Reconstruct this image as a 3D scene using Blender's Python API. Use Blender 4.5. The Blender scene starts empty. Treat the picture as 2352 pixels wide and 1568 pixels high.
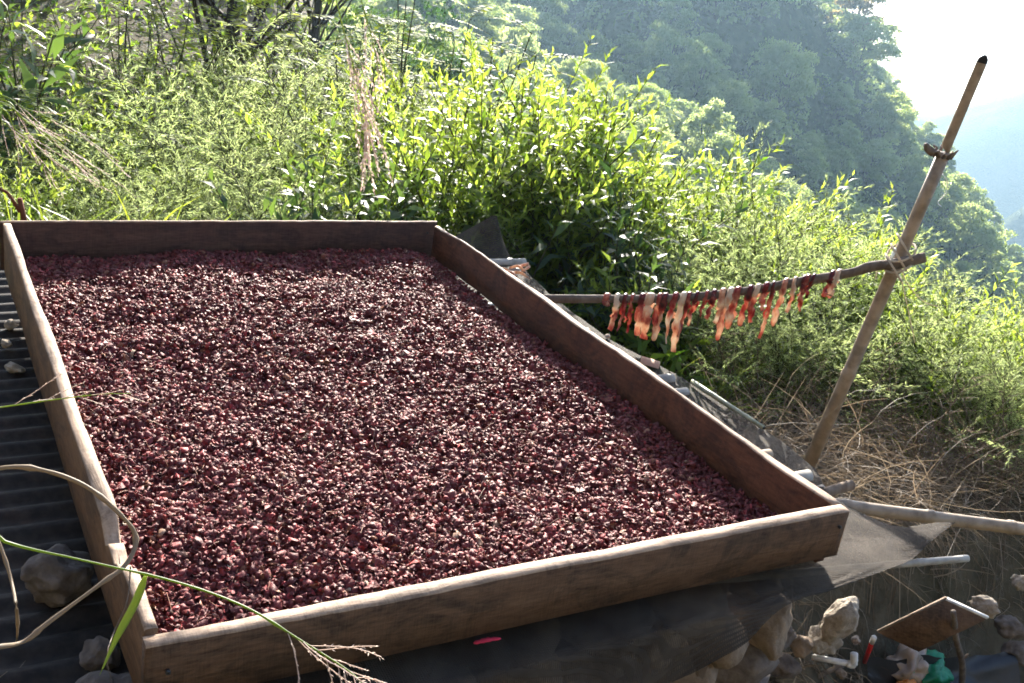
import bpy, math, random
import numpy as np
from mathutils import Vector

rng = np.random.default_rng(7)
random.seed(7)
SC = bpy.context.scene
COL = SC.collection
R_ = math.radians

# ------------------------------------------------------------------ camera
FPX, CX, CY = 2434.0, 1176.0, 784.0          # focal length / centre for a 2352 px wide frame
AX = np.array([4244., -268., 2434.]); AX /= np.linalg.norm(AX)
AY = np.array([-1470., -1164., 2434.]); AY /= np.linalg.norm(AY)
AZ = np.cross(AX, AY); AZ /= np.linalg.norm(AZ)
AY = np.cross(AZ, AX)
RM = np.array([AX, AY, AZ])                   # camera (right, down, forward) -> world
CAM = np.array([-0.2722, -1.2684, 1.0])

cam_d = bpy.data.cameras.new('camera')
cam = bpy.data.objects.new('camera', cam_d)
COL.objects.link(cam)
cam_d.sensor_width = 36.0
cam_d.lens = 36.0 * FPX / 2352.0
cam_d.clip_start = 0.05
cam_d.clip_end = 9000.0
right = RM[:, 0]; up = -RM[:, 1]; fwd = RM[:, 2]
from mathutils import Matrix
M = Matrix.Identity(4)
for i in range(3):
    M[i][0] = right[i]; M[i][1] = up[i]; M[i][2] = -fwd[i]; M[i][3] = CAM[i]
cam.matrix_world = M
SC.camera = cam

# ------------------------------------------------------------------ world, sun, exposure
SUN_AZ, SUN_EL = 29.0, 21.0                   # azimuth from +Y towards +X
world = bpy.data.worlds.new('World'); SC.world = world
world.use_nodes = True
wn = world.node_tree.nodes; wl = world.node_tree.links
wn.clear()
sky = wn.new('ShaderNodeTexSky'); sky.sky_type = 'NISHITA'; sky.sun_disc = False
sky.sun_elevation = R_(SUN_EL); sky.sun_rotation = R_(SUN_AZ)
sky.altitude = 900; sky.air_density = 0.75; sky.dust_density = 3.0
bg = wn.new('ShaderNodeBackground'); bg.inputs['Strength'].default_value = 0.125
wo = wn.new('ShaderNodeOutputWorld')
wl.new(sky.outputs[0], bg.inputs[0]); wl.new(bg.outputs[0], wo.inputs[0])

sun_d = bpy.data.lights.new('sun', 'SUN'); sun_d.energy = 5.0; sun_d.angle = R_(0.6)
sun_d.color = (1.0, 0.94, 0.84)
sun = bpy.data.objects.new('sun', sun_d); COL.objects.link(sun)
sv = Vector((math.sin(R_(SUN_AZ)) * math.cos(R_(SUN_EL)), math.cos(R_(SUN_AZ)) * math.cos(R_(SUN_EL)), math.sin(R_(SUN_EL))))
sun.rotation_euler = sv.to_track_quat('Z', 'Y').to_euler()
sun.location = (6, 12, 8)

SC.view_settings.view_transform = 'Standard'
SC.view_settings.look = 'None'
SC.view_settings.exposure = 1.9
SC.view_settings.gamma = 1.0
SC.view_settings.use_curve_mapping = False
SC.render.engine = 'CYCLES'
SC.cycles.use_denoising = True
SC.cycles.max_bounces = 4
SC.cycles.diffuse_bounces = 2
SC.cycles.glossy_bounces = 2
SC.cycles.adaptive_threshold = 0.05
SC.cycles.transparent_max_bounces = 8
SC.cycles.volume_bounces = 0
SC.cycles.sample_clamp_indirect = 4.0
SC.cycles.filter_width = 1.7

# ------------------------------------------------------------------ helpers
def P(x, y, z):
    r = RM @ np.array([(x - CX) / FPX, (y - CY) / FPX, 1.0])
    return CAM + r * (z - CAM[2]) / r[2]

def PD(x, y, d):
    r = RM @ np.array([(x - CX) / FPX, (y - CY) / FPX, 1.0])
    return CAM + r / np.linalg.norm(r) * d

def AE(az, r, z=None, el=None):
    a = math.radians(az)
    if z is None: z = CAM[2] + r * math.tan(math.radians(el))
    return np.array([CAM[0] + r * math.sin(a), CAM[1] + r * math.cos(a), z])

_perm = np.random.default_rng(3).random((256, 256))
def vnoise(x, y):
    x = np.asarray(x, float); y = np.asarray(y, float)
    xi = np.floor(x).astype(int); yi = np.floor(y).astype(int)
    fx = x - xi; fy = y - yi
    fx = fx * fx * (3 - 2 * fx); fy = fy * fy * (3 - 2 * fy)
    a = _perm[xi % 256, yi % 256]; b = _perm[(xi + 1) % 256, yi % 256]
    c = _perm[xi % 256, (yi + 1) % 256]; d = _perm[(xi + 1) % 256, (yi + 1) % 256]
    return (a * (1 - fx) + b * fx) * (1 - fy) + (c * (1 - fx) + d * fx) * fy - 0.5
def fbm(x, y, o=4):
    s = 0; a = 1.0
    for k in range(o):
        s = s + a * vnoise(np.asarray(x) * 2 ** k + 17.3 * k, np.asarray(y) * 2 ** k + 5.1 * k); a *= 0.5
    return s
def sstep(a, b, x):
    t = np.clip((np.asarray(x, float) - a) / (b - a), 0, 1)
    return t * t * (3 - 2 * t)

def mesh_np(name, V, F, mat, tint=None, smooth=True):
    """V (n,3); F (m,k) all of one size, or list of such arrays"""
    me = bpy.data.meshes.new(name)
    V = np.asarray(V, np.float32)
    Fs = F if isinstance(F, list) else [F]
    Fs = [np.asarray(f, np.int32) for f in Fs if len(f)]
    nl = sum(f.size for f in Fs); npoly = sum(len(f) for f in Fs)
    me.vertices.add(len(V)); me.vertices.foreach_set('co', V.ravel())
    me.loops.add(nl); me.loops.foreach_set('vertex_index', np.concatenate([f.ravel() for f in Fs]))
    me.polygons.add(npoly)
    tot = np.concatenate([np.full(len(f), f.shape[1], np.int32) for f in Fs])
    st = np.concatenate([[0], np.cumsum(tot)[:-1]]).astype(np.int32)
    me.polygons.foreach_set('loop_start', st)
    if smooth: me.polygons.foreach_set('use_smooth', np.ones(npoly, bool))
    if tint is not None:
        at = me.attributes.new('tint', 'FLOAT', 'POINT')
        at.data.foreach_set('value', np.asarray(tint, np.float32))
    me.update(calc_edges=True)
    me.validate()
    if mat: me.materials.append(mat)
    return me

def obj(name, me, parent=None):
    o = bpy.data.objects.new(name, me); COL.objects.link(o)
    if parent: o.parent = parent
    return o
def tag(o, label=None, cat=None, group=None, kind=None):
    if label: o['label'] = label
    if cat: o['category'] = cat
    if group: o['group'] = group
    if kind: o['kind'] = kind
    return o
def thing(name, loc, label, cat, group=None, rz=0.0):
    o = bpy.data.objects.new(name, None); COL.objects.link(o)
    o.location = tuple(loc); o.rotation_euler = (0, 0, rz); o.empty_display_size = 0.05
    return tag(o, label, cat, group)
def dup(root, loc, rz, scale, label=None, group=None, tilt=(0, 0)):
    r = root.copy(); COL.objects.link(r); r.location = tuple(loc)
    r.rotation_euler = (tilt[0], tilt[1], rz); r.scale = (scale if isinstance(scale, tuple) else (scale,) * 3)
    if label: r['label'] = label
    if group: r['group'] = group
    for ch in KIDS[root.name]:
        c = ch.copy(); COL.objects.link(c); c.parent = r
    return r
KIDS = {}

class MB:
    """collects geometry"""
    def __init__(s): s.V = []; s.F3 = []; s.F4 = []; s.T = []; s.n = 0
    def add(s, V, F3=None, F4=None, tint=0.5):
        V = np.asarray(V, float)
        if F3 is not None and len(F3): s.F3.append(np.asarray(F3) + s.n)
        if F4 is not None and len(F4): s.F4.append(np.asarray(F4) + s.n)
        s.V.append(V); s.T.append(np.full(len(V), tint) if np.isscalar(tint) else np.asarray(tint)); s.n += len(V)
        return s
    def mesh(s, name, mat, smooth=True):
        F = []
        if s.F3: F.append(np.concatenate(s.F3))
        if s.F4: F.append(np.concatenate(s.F4))
        return mesh_np(name, np.concatenate(s.V), F, mat, np.concatenate(s.T), smooth)
    def tube(s, pts, rad, n=6, tint=0.5, wv=None, flat=1.0, cap=True):
        """swept tube; wv = width direction(s); flat = thickness / width"""
        pts = np.asarray(pts, float); m = len(pts)
        rad = np.full(m, rad) if np.isscalar(rad) else np.asarray(rad, float)
        t = np.gradient(pts, axis=0); t /= np.linalg.norm(t, axis=1)[:, None] + 1e-12
        if wv is None:
            ref = np.array([0.0, 0, 1]) if abs(t[0][2]) < 0.9 else np.array([1.0, 0, 0])
            u = np.cross(t, ref)
        else:
            wv = np.broadcast_to(np.asarray(wv, float), (m, 3)); u = wv - t * (wv * t).sum(1)[:, None]
        u /= np.linalg.norm(u, axis=1)[:, None] + 1e-12
        v = np.cross(t, u)
        a = np.arange(n) / n * 2 * np.pi
        ring = pts[:, None, :] + rad[:, None, None] * (np.cos(a)[None, :, None] * u[:, None, :] + flat * np.sin(a)[None, :, None] * v[:, None, :])
        V = ring.reshape(-1, 3)
        i = np.arange(m - 1)[:, None] * n; j = np.arange(n)[None, :]
        A = i + j; B = i + (j + 1) % n
        F4 = np.stack([A, B, B + n, A + n], -1).reshape(-1, 4)
        F3 = []
        if cap:
            V = np.vstack([V, pts[0], pts[-1]])
            c0 = m * n; k = np.arange(n)
            F3 = np.concatenate([np.stack([np.full(n, c0), (k + 1) % n, k], -1), np.stack([np.full(n, c0 + 1), (m - 1) * n + k, (m - 1) * n + (k + 1) % n], -1)])
        tt = tint if np.isscalar(tint) else np.concatenate([np.repeat(tint, n), [tint[0], tint[-1]] if cap else []])
        return s.add(V, F3, F4, tt)
    def ribbon(s, pts, w, side, tint=0.5):
        pts = np.asarray(pts, float); m = len(pts)
        w = np.asarray(w, float)[:, None]; side = np.broadcast_to(side, (m, 3))
        V = np.concatenate([pts - side * w, pts + side * w])
        k = np.arange(m - 1)
        return s.add(V, None, np.stack([k, k + 1, m + k + 1, m + k], -1), tint)

def norm(a): 
    a = np.asarray(a, float)
    return a / (np.linalg.norm(a, axis=-1, keepdims=True) + 1e-12)

def spline(pts, n):
    pts = np.asarray(pts, float); m = len(pts)
    p = np.vstack([2 * pts[0] - pts[1], pts, 2 * pts[-1] - pts[-2]])
    out = []
    for u in np.linspace(0, m - 1 - 1e-9, n):
        i = int(u); f = u - i; a, b, c, d = p[i:i + 4]
        out.append(0.5 * (2 * b + (c - a) * f + (2 * a - 5 * b + 4 * c - d) * f * f + (3 * b - 3 * c + d - a) * f ** 3))
    return np.array(out)

def leaves(mb, Pb, D, N, L, W, tint, fold=0.25, droop=0.25):
    """many pointed leaves: base points, directions, face normals, length, width"""
    Pb = np.asarray(Pb, float); n = len(Pb)
    D = norm(D); S = norm(np.cross(D, N)); N = np.cross(S, D)
    L = np.broadcast_to(L, n)[:, None]; W = np.broadcast_to(W, n)[:, None]
    mid = Pb + D * L * 0.45 + N * L * 0.04
    tip = Pb + D * L - N * L * droop
    lft = Pb + D * L * 0.4 - S * W * 0.5 + N * W * fold
    rgt = Pb + D * L * 0.4 + S * W * 0.5 + N * W * fold
    V = np.stack([Pb, lft, rgt, mid, tip], 1).reshape(-1, 3)
    o = np.arange(n)[:, None] * 5
    F = np.concatenate([o + np.array([[0, 2, 3]]), o + np.array([[0, 3, 1]]), o + np.array([[3, 2, 4]]), o + np.array([[3, 4, 1]])])
    mb.add(V, F, None, np.repeat(np.broadcast_to(tint, n), 5))

def leaflets(mb, Pb, D, N, L, W, tint):
    """flat two-triangle leaf"""
    Pb = np.asarray(Pb, float); n = len(Pb)
    D = norm(D); S = norm(np.cross(D, N))
    L = np.broadcast_to(L, n)[:, None]; W = np.broadcast_to(W, n)[:, None]
    V = np.stack([Pb, Pb + D * L * 0.45 + S * W * 0.5, Pb + D * L, Pb + D * L * 0.45 - S * W * 0.5], 1).reshape(-1, 3)
    mb.add(V, None, np.arange(4 * n).reshape(n, 4), np.repeat(np.broadcast_to(tint, n), 4))

# ------------------------------------------------------------------ materials
class NT:
    def __init__(s, name):
        s.m = bpy.data.materials.new(name); s.m.use_nodes = True
        s.t = s.m.node_tree; s.t.nodes.clear()
        s.out = s.t.nodes.new('ShaderNodeOutputMaterial')
    def n(s, t, **kw):
        nd = s.t.nodes.new('ShaderNode' + t)
        for k, v in kw.items():
            if k in nd.inputs: nd.inputs[k].default_value = v
            else: setattr(nd, k, v)
        return nd
    def l(s, a, b): s.t.links.new(a, b)
    def ramp(s, fac, stops):
        r = s.n('ValToRGB'); e = r.color_ramp.elements
        while len(e) < len(stops): e.new(0.5)
        for el, (p, c) in zip(e, stops): el.position = p; el.color = (*c, 1)
        s.l(fac, r.inputs[0]); return r.outputs[0]
    def noise(s, scale, detail=4, stretch=None, coord='Object', dist=0.0, rough=0.55):
        tc = s.n('TexCoord'); no = s.n('TexNoise'); no.inputs['Scale'].default_value = scale
        no.inputs['Detail'].default_value = detail; no.inputs['Distortion'].default_value = dist; no.inputs['Roughness'].default_value = rough
        if stretch:
            mp = s.n('Mapping'); mp.inputs['Scale'].default_value = stretch
            s.l(tc.outputs[coord], mp.inputs[0]); s.l(mp.outputs[0], no.inputs[0])
        else: s.l(tc.outputs[coord], no.inputs[0])
        return no.outputs[0]
    def mix(s, fac, a, b, mode='MIX'):
        mx = s.n('MixRGB'); mx.blend_type = mode
        if hasattr(fac, 'links'): s.l(fac, mx.inputs[0])
        else: mx.inputs[0].default_value = fac
        for k, c in ((1, a), (2, b)):
            if hasattr(c, 'links'): s.l(c, mx.inputs[k])
            else: mx.inputs[k].default_value = (*c, 1)
        return mx.outputs[0]
    def bump(s, h, strength=0.3, dist=0.01):
        b = s.n('Bump'); b.inputs['Strength'].default_value = strength; b.inputs['Distance'].default_value = dist
        s.l(h, b.inputs['Height']); return b.outputs[0]
    def bsdf(s, col, rough=0.6, spec=0.4, bump=None, out=True):
        b = s.n('BsdfPrincipled'); b.inputs['Roughness'].default_value = rough; b.inputs['Specular IOR Level'].default_value = spec
        if hasattr(col, 'links'): s.l(col, b.inputs['Base Color'])
        else: b.inputs['Base Color'].default_value = (*col, 1)
        if bump is not None: s.l(bump, b.inputs['Normal'])
        if out: s.l(b.outputs[0], s.out.inputs[0])
        return b

def leaf_mat(name, lo, hi, tlo, thi, rough=0.38, spec=0.5, tfac=0.5):
    m = NT(name)
    a = m.n('Attribute'); a.attribute_name = 'tint'
    oi = m.n('ObjectInfo')
    ad = m.n('Math', operation='MULTIPLY_ADD'); m.l(oi.outputs['Random'], ad.inputs[0]); ad.inputs[1].default_value = 0.4
    m.l(a.outputs['Fac'], ad.inputs[2])
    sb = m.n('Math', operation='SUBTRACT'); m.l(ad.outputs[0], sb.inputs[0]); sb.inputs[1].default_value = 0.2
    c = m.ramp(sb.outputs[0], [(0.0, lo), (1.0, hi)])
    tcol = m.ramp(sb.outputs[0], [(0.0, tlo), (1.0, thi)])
    b = m.bsdf(c, rough, spec, out=False)
    t = m.n('BsdfTranslucent'); m.l(tcol, t.inputs[0])
    mx = m.n('MixShader'); mx.inputs[0].default_value = tfac
    m.l(b.outputs[0], mx.inputs[1]); m.l(t.outputs[0], mx.inputs[2]); m.l(mx.outputs[0], m.out.inputs[0])
    return m.m

MAT = {}
MAT['lime'] = leaf_mat('lime_leaf', (.035, .085, .012), (.10, .16, .02), (.16, .30, .02), (.54, .66, .08), 0.42, 0.3, .6)
MAT['feather'] = leaf_mat('feathery_leaf', (.10, .14, .06), (.21, .25, .12), (.36, .50, .17), (.66, .75, .30), 0.55, 0.3, .6)
MAT['pinnate'] = leaf_mat('pinnate_leaf', (.03, .08, .012), (.09, .15, .015), (.2, .36, .02), (.60, .68, .07), 0.6, 0.15, .6)
MAT['broad'] = leaf_mat('broad_leaf', (.015, .045, .02), (.05, .10, .04), (.05, .12, .025), (.22, .34, .05), 0.42, 0.3, .4)
MAT['grass'] = leaf_mat('grass_blade', (.06, .12, .02), (.14, .20, .03), (.2, .3, .03), (.5, .58, .05), 0.42, 0.5, .5)
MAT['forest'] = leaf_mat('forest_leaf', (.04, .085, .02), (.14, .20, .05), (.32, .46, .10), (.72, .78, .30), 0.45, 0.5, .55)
MAT['scrub'] = leaf_mat('scrub_leaf', (.02, .04, .014), (.06, .08, .025), (.08, .13, .03), (.25, .30, .08), 0.6, 0.2, .4)
MAT['forestbrown'] = leaf_mat('dry_forest_leaf', (.12, .10, .035), (.24, .18, .07), (.38, .31, .09), (.65, .5, .18), 0.55, 0.4, .5)
MAT['straw'] = leaf_mat('straw', (.15, .105, .07), (.37, .29, .20), (.2, .14, .09), (.46, .37, .25), 0.6, 0.3, .35)
MAT['plume'] = leaf_mat('grass_plume', (.48, .35, .28), (.66, .54, .45), (.6, .44, .36), (.82, .68, .58), 0.6, 0.3, .4)

def bark_mat(name, a, b, sc=30):
    m = NT(name)
    n1 = m.noise(sc, 5, (1, 1, .25)); n2 = m.noise(sc * .2, 3)
    c = m.ramp(n1, [(.3, a), (.7, b)])
    c = m.mix(n2, c, tuple(x * .6 for x in a))
    m.bsdf(c, .85, .2, m.bump(n1, .5, .01)); return m.m
MAT['bark'] = bark_mat('dark_bark', (.03, .024, .018), (.10, .08, .06))
MAT['twig'] = bark_mat('green_twig', (.06, .07, .03), (.13, .12, .06), 60)
MAT['branch'] = bark_mat('grey_branch', (.13, .10, .08), (.34, .28, .23), 55)
MAT['stick'] = bark_mat('dry_stick', (.16, .11, .075), (.34, .26, .19), 60)

def wood_mat(name, base, dark, pale, axis, wet=0.0):
    m = NT(name)
    st = (1.0, 14, 22) if axis == 'x' else (22, 1.0, 14)
    g = m.noise(2.6, 8, tuple(v if v <= 1 else v * .55 for v in st), dist=.9, rough=.72)
    blot = m.noise(4.6, 8, (1.1, 1.1, 1.9), dist=1.4, rough=.72)
    fine = m.noise(60, 3, tuple(v * .12 + .4 for v in st))
    c = m.ramp(g, [(.25, dark), (.5, base), (.78, pale)])
    bl = m.ramp(blot, [(.47, (0, 0, 0)), (.57, (.85, .85, .85))])
    c = m.mix(bl, c, tuple(v * .30 for v in dark))
    crk = m.ramp(m.noise(7, 4, tuple(.35 if v <= 1 else v * 1.3 for v in st), dist=.3), [(.28, (1, 1, 1)), (.33, (0, 0, 0))])
    c = m.mix(crk, c, tuple(v * .2 for v in dark))
    sp = m.ramp(m.noise(120, 2), [(.62, (0, 0, 0)), (.72, (1, 1, 1))])
    spm = m.n('MixRGB'); spm.inputs[0].default_value = .25
    saw = m.noise(24, 3, tuple((16 if v <= 1 else .8) for v in st), rough=.6)
    c = m.mix(.22, c, m.ramp(saw, [(.38, tuple(v * .6 for v in dark)), (.62, pale)]))
    c = m.mix(.3, c, m.ramp(fine, [(.35, dark), (.65, pale)]))
    hm = m.n('Math', operation='MULTIPLY_ADD'); m.l(fine, hm.inputs[0]); hm.inputs[1].default_value = .5; m.l(g, hm.inputs[2])
    m.bsdf(c, .72, .3, m.bump(hm.outputs[0], .55, .004)); return m.m
MAT['wood_out'] = wood_mat('weathered_plank', (.125, .062, .030), (.055, .028, .014), (.21, .125, .072), 'x')
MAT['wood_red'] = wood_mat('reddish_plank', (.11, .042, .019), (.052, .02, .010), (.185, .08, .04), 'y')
MAT['wood_left'] = wood_mat('brown_plank', (.17, .082, .034), (.08, .037, .016), (.27, .155, .078), 'y')
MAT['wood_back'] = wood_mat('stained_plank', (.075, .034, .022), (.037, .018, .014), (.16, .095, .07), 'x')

def stone_mat(name, a, b, c3, sc=9):
    m = NT(name)
    n1 = m.noise(sc, 6, dist=.3); n2 = m.noise(sc * 4, 5)
    c = m.ramp(n1, [(.3, a), (.52, b), (.72, c3)])
    c = m.mix(.35, c, m.ramp(n2, [(.35, tuple(v * .5 for v in a)), (.65, c3)]))
    m.bsdf(c, .9, .15, m.bump(n2, .9, .012)); return m.m
MAT['painted_sun_x'] = wood_mat('painted_sun_edge_lengthwise', (.40, .27, .175), (.22, .135, .08), (.52, .38, .27), 'x')  # paler wood for plank tops: sunlight on the rims put into the colour
MAT['painted_sun_y'] = wood_mat('painted_sun_edge_crosswise', (.40, .27, .175), (.22, .135, .08), (.52, .38, .27), 'y')

def husk_mat():
    m = NT('dried_coffee_husk')
    a = m.n('Attribute'); a.attribute_name = 'tint'
    c = m.ramp(a.outputs['Fac'], [(0.0, (.075, .022, .024)), (.4, (.18, .046, .047)), (.66, (.29, .08, .078)), (.8, (.40, .055, .058)), (.86, (.27, .12, .075)), (.95, (.34, .17, .105)), (1.0, (.5, .40, .28))])
    n = m.noise(320, 2)
    c = m.mix(.25, c, m.ramp(n, [(.3, (.03, .01, .012)), (.7, (.22, .10, .09))]))
    b = m.bsdf(c, .55, .13, m.bump(n, .4, .002))
    b.inputs['Specular Tint'].default_value = (1.0, .55, .46, 1)
    return m.m
MAT['husk'] = husk_mat()

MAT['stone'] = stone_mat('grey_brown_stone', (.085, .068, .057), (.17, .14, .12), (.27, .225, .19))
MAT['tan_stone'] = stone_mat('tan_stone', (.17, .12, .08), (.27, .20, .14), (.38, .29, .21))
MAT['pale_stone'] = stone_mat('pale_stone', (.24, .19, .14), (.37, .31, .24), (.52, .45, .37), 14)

def bamboo_mat(name, a, b):
    m = NT(name)
    n1 = m.noise(40, 4, (1, 1, .06), coord='Generated'); n2 = m.noise(7, 4)
    n3 = m.noise(26, 5)
    c = m.ramp(n2, [(.3, a), (.7, b)])
    c = m.mix(.5, c, m.ramp(n3, [(.35, tuple(v * .4 for v in a)), (.6, b)]))
    m.bsdf(c, .5, .4, m.bump(n3, .2, .003)); return m.m
MAT['bamboo'] = bamboo_mat('dry_bamboo', (.26, .19, .12), (.40, .31, .22))
MAT['bamboo_grey'] = bamboo_mat('grey_bamboo', (.30, .27, .22), (.46, .42, .36))
MAT['bamboo_green'] = bamboo_mat('greenish_bamboo', (.30, .32, .19), (.42, .44, .30))

def flat_mat(name, col, rough=.6, spec=.4, var=.25, sc=30, trans=None):
    m = NT(name); n = m.noise(sc, 4)
    c = m.ramp(n, [(.3, tuple(v * (1 - var) for v in col)), (.7, tuple(min(1, v * (1 + var)) for v in col))])
    b = m.bsdf(c, rough, spec, m.bump(n, .25, .004))
    if trans:
        t = m.n('BsdfTranslucent'); t.inputs[0].default_value = (*trans[1], 1)
        mx = m.n('MixShader'); mx.inputs[0].default_value = trans[0]
        m.l(b.outputs[0], mx.inputs[1]); m.l(t.outputs[0], mx.inputs[2]); m.l(mx.outputs[0], m.out.inputs[0])
    return m.m
MAT['char'] = flat_mat('charred_tip', (.02, .018, .017), .8)
MAT['twine'] = flat_mat('pale_twine', (.55, .47, .36), .8, .2, trans=(.3, (.7, .6, .45)))
MAT['plastic_twine'] = flat_mat('white_plastic_strip', (.75, .78, .75), .4, .4, trans=(.3, (.8, .8, .75)))
MAT['red'] = flat_mat('red_paint', (.55, .02, .02), .4)
MAT['redcloth'] = flat_mat('red_cloth_scrap', (.55, .025, .06), .8)
MAT['white'] = flat_mat('white_plastic', (.75, .73, .7), .4)
MAT['pvc'] = flat_mat('grey_pipe', (.38, .37, .36), .35)
MAT['greenbag'] = flat_mat('green_plastic_bag', (.03, .32, .17), .3, .6, .35, 12, trans=(.35, (.05, .5, .25)))
MAT['clearbag'] = flat_mat('dusty_plastic_bag', (.35, .26, .19), .3, .6, .3, 12)
MAT['orange'] = flat_mat('orange_plastic', (.6, .22, .04), .5)
MAT['blackhose'] = flat_mat('black_hose', (.02, .02, .022), .35, .5)
def iron_mat():
    m = NT('rusty_corrugated_iron')
    n1 = m.noise(3.5, 7, dist=.8, rough=.7); n2 = m.noise(38, 5)
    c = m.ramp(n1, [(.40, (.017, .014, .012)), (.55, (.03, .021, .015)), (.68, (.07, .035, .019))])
    c = m.mix(.4, c, m.ramp(n2, [(.4, (.01, .009, .008)), (.7, (.07, .055, .042))]))
    m.bsdf(c, .7, .25, m.bump(n2, .3, .003)); return m.m
MAT['iron'] = iron_mat()
MAT['clay'] = flat_mat('clay_shard', (.5, .27, .16), .7)

def net_mat():
    m = NT('black_shade_net')
    tc = m.n('TexCoord')
    fac = []
    for ang in (0, math.pi / 2):
        mp = m.n('Mapping'); mp.inputs['Rotation'].default_value = (0, 0, ang + .05)
        m.l(tc.outputs['Object'], mp.inputs[0])
        w = m.n('TexWave'); w.inputs['Scale'].default_value = 70; w.inputs['Distortion'].default_value = .6; w.inputs['Detail'].default_value = 1
        m.l(mp.outputs[0], w.inputs[0]); fac.append(w.outputs['Fac'])
    mxm = m.n('Math', operation='MAXIMUM'); m.l(fac[0], mxm.inputs[0]); m.l(fac[1], mxm.inputs[1])
    mr = m.n('MapRange'); mr.inputs['From Min'].default_value = .35; mr.inputs['From Max'].default_value = .8
    mr.inputs['To Min'].default_value = .6; mr.inputs['To Max'].default_value = .96
    m.l(mxm.outputs[0], mr.inputs['Value'])
    n = m.noise(9, 4)
    c = m.ramp(n, [(.35, (.036, .029, .023)), (.7, (.085, .069, .054))])
    b = m.bsdf(c, .75, .1, m.bump(mxm.outputs[0], .5, .003), out=False)
    tr = m.n('BsdfTransparent')
    mx = m.n('MixShader'); m.l(mr.outputs[0], mx.inputs[0]); m.l(tr.outputs[0], mx.inputs[1]); m.l(b.outputs[0], mx.inputs[2])
    m.l(mx.outputs[0], m.out.inputs[0]); return m.m
MAT['net'] = net_mat()

def ground_mat():
    m = NT('soil_and_litter')
    n1 = m.noise(.9, 6); n2 = m.noise(14, 6)
    c = m.ramp(n1, [(.35, (.05, .06, .022)), (.6, (.10, .085, .05))])
    c = m.mix(.5, c, m.ramp(n2, [(.3, (.04, .032, .022)), (.7, (.19, .15, .10))]))
    m.bsdf(c, .95, .1, m.bump(n2, .8, .03)); return m.m
MAT['ground'] = ground_mat()
def slope_mat():
    m = NT('forested_slope'); n1 = m.noise(.09, 6); n2 = m.noise(.9, 5)
    c = m.ramp(n1, [(.35, (.022, .04, .014)), (.65, (.06, .075, .025))])
    c = m.mix(.5, c, m.ramp(n2, [(.35, (.015, .03, .01)), (.7, (.09, .10, .035))]))
    m.bsdf(c, .95, .05, m.bump(n2, 1.0, .8)); return m.m
MAT['slope'] = slope_mat()

def meat_mat():
    m = NT('drying_meat')
    a = m.n('Attribute'); a.attribute_name = 'tint'
    n = m.noise(90, 4, (1, 1, .45), dist=.5)
    ad = m.n('Math', operation='MULTIPLY_ADD'); m.l(n, ad.inputs[0]); ad.inputs[1].default_value = 1.0; m.l(a.outputs['Fac'], ad.inputs[2])
    sb = m.n('Math', operation='SUBTRACT'); m.l(ad.outputs[0], sb.inputs[0]); sb.inputs[1].default_value = .41
    c = m.ramp(sb.outputs[0], [(0.0, (.05, .008, .012)), (.3, (.22, .018, .02)), (.5, (.40, .09, .065)), (.68, (.58, .28, .18)), (.85, (.7, .48, .34)), (1.0, (.74, .64, .52))])
    tcol = m.ramp(sb.outputs[0], [(0.0, (.08, .008, .008)), (.3, (.42, .05, .045)), (.5, (.62, .26, .19)), (.68, (.76, .50, .36)), (.85, (.80, .62, .46)), (1.0, (.8, .72, .6))])
    b = m.bsdf(c, .3, .6, m.bump(n, .3, .003), out=False)
    t = m.n('BsdfTranslucent'); m.l(tcol, t.inputs[0])
    mx = m.n('MixShader'); mx.inputs[0].default_value = .4
    m.l(b.outputs[0], mx.inputs[1]); m.l(t.outputs[0], mx.inputs[2]); m.l(mx.outputs[0], m.out.inputs[0])
    return m.m
MAT['meat'] = meat_mat()

# ------------------------------------------------------------------ terrain
TL, TW = 2.08, 1.405            # tray length (y) and width (x)
def ground_z(x, y):
    x = np.asarray(x, float); y = np.asarray(y, float)
    dx = x - CAM[0]; dy = y - CAM[1]
    r = np.hypot(dx, dy); az = np.degrees(np.arctan2(dx, dy))
    # terrace round the rack
    zt = -0.62 + 0.26 * sstep(.15, -.25, x) * sstep(2.9, 2.2, y)
    zt = zt - 0.15 * sstep(.66, .42, y) * sstep(1.15, 1.7, x) * sstep(3.9, 3.1, x)
    zt = zt - 0.36 * sstep(.60, .42, y) * sstep(1.95, 2.06, x) * sstep(3.9, 3.1, x)
    zt = zt - 0.5 * sstep(2.5, 4.2, y) - .06 * np.clip(x - 2.6, 0, 3)
    # falling slope beyond
    rr = np.clip(r - 4.2, 0, None)
    rise = sstep(27, 15, az)
    fall = 0.10 + 0.22 * sstep(25, 60, az)
    zs = -np.minimum(rr, 10) * fall - np.clip(rr - 10, 0, None) * .42
    zs = np.maximum(zs, -60 - .15 * r); zs = np.maximum(zs, -190)
    zr = -np.minimum(rr, 6) * .08 + np.clip(rr - 8, 0, 60) * .14
    z = zt + zs * (1 - rise) + zr * rise
    z = z + fbm(x * .7, y * .7, 4) * .12 * sstep(2.0, 5, r) + fbm(x * 3, y * 3, 3) * .03
    back = np.abs((az + 140 + 180) % 360 - 180)           # unseen rise behind the viewer, added to block sky fill
    z = z + sstep(95, 55, back) * np.clip(r - 2.6, 0, 24) * .85
    far = sstep(20, 80, r)
    return z + far * fbm(x * .03, y * .03, 4) * 8 * (1 - rise * .6)

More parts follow.
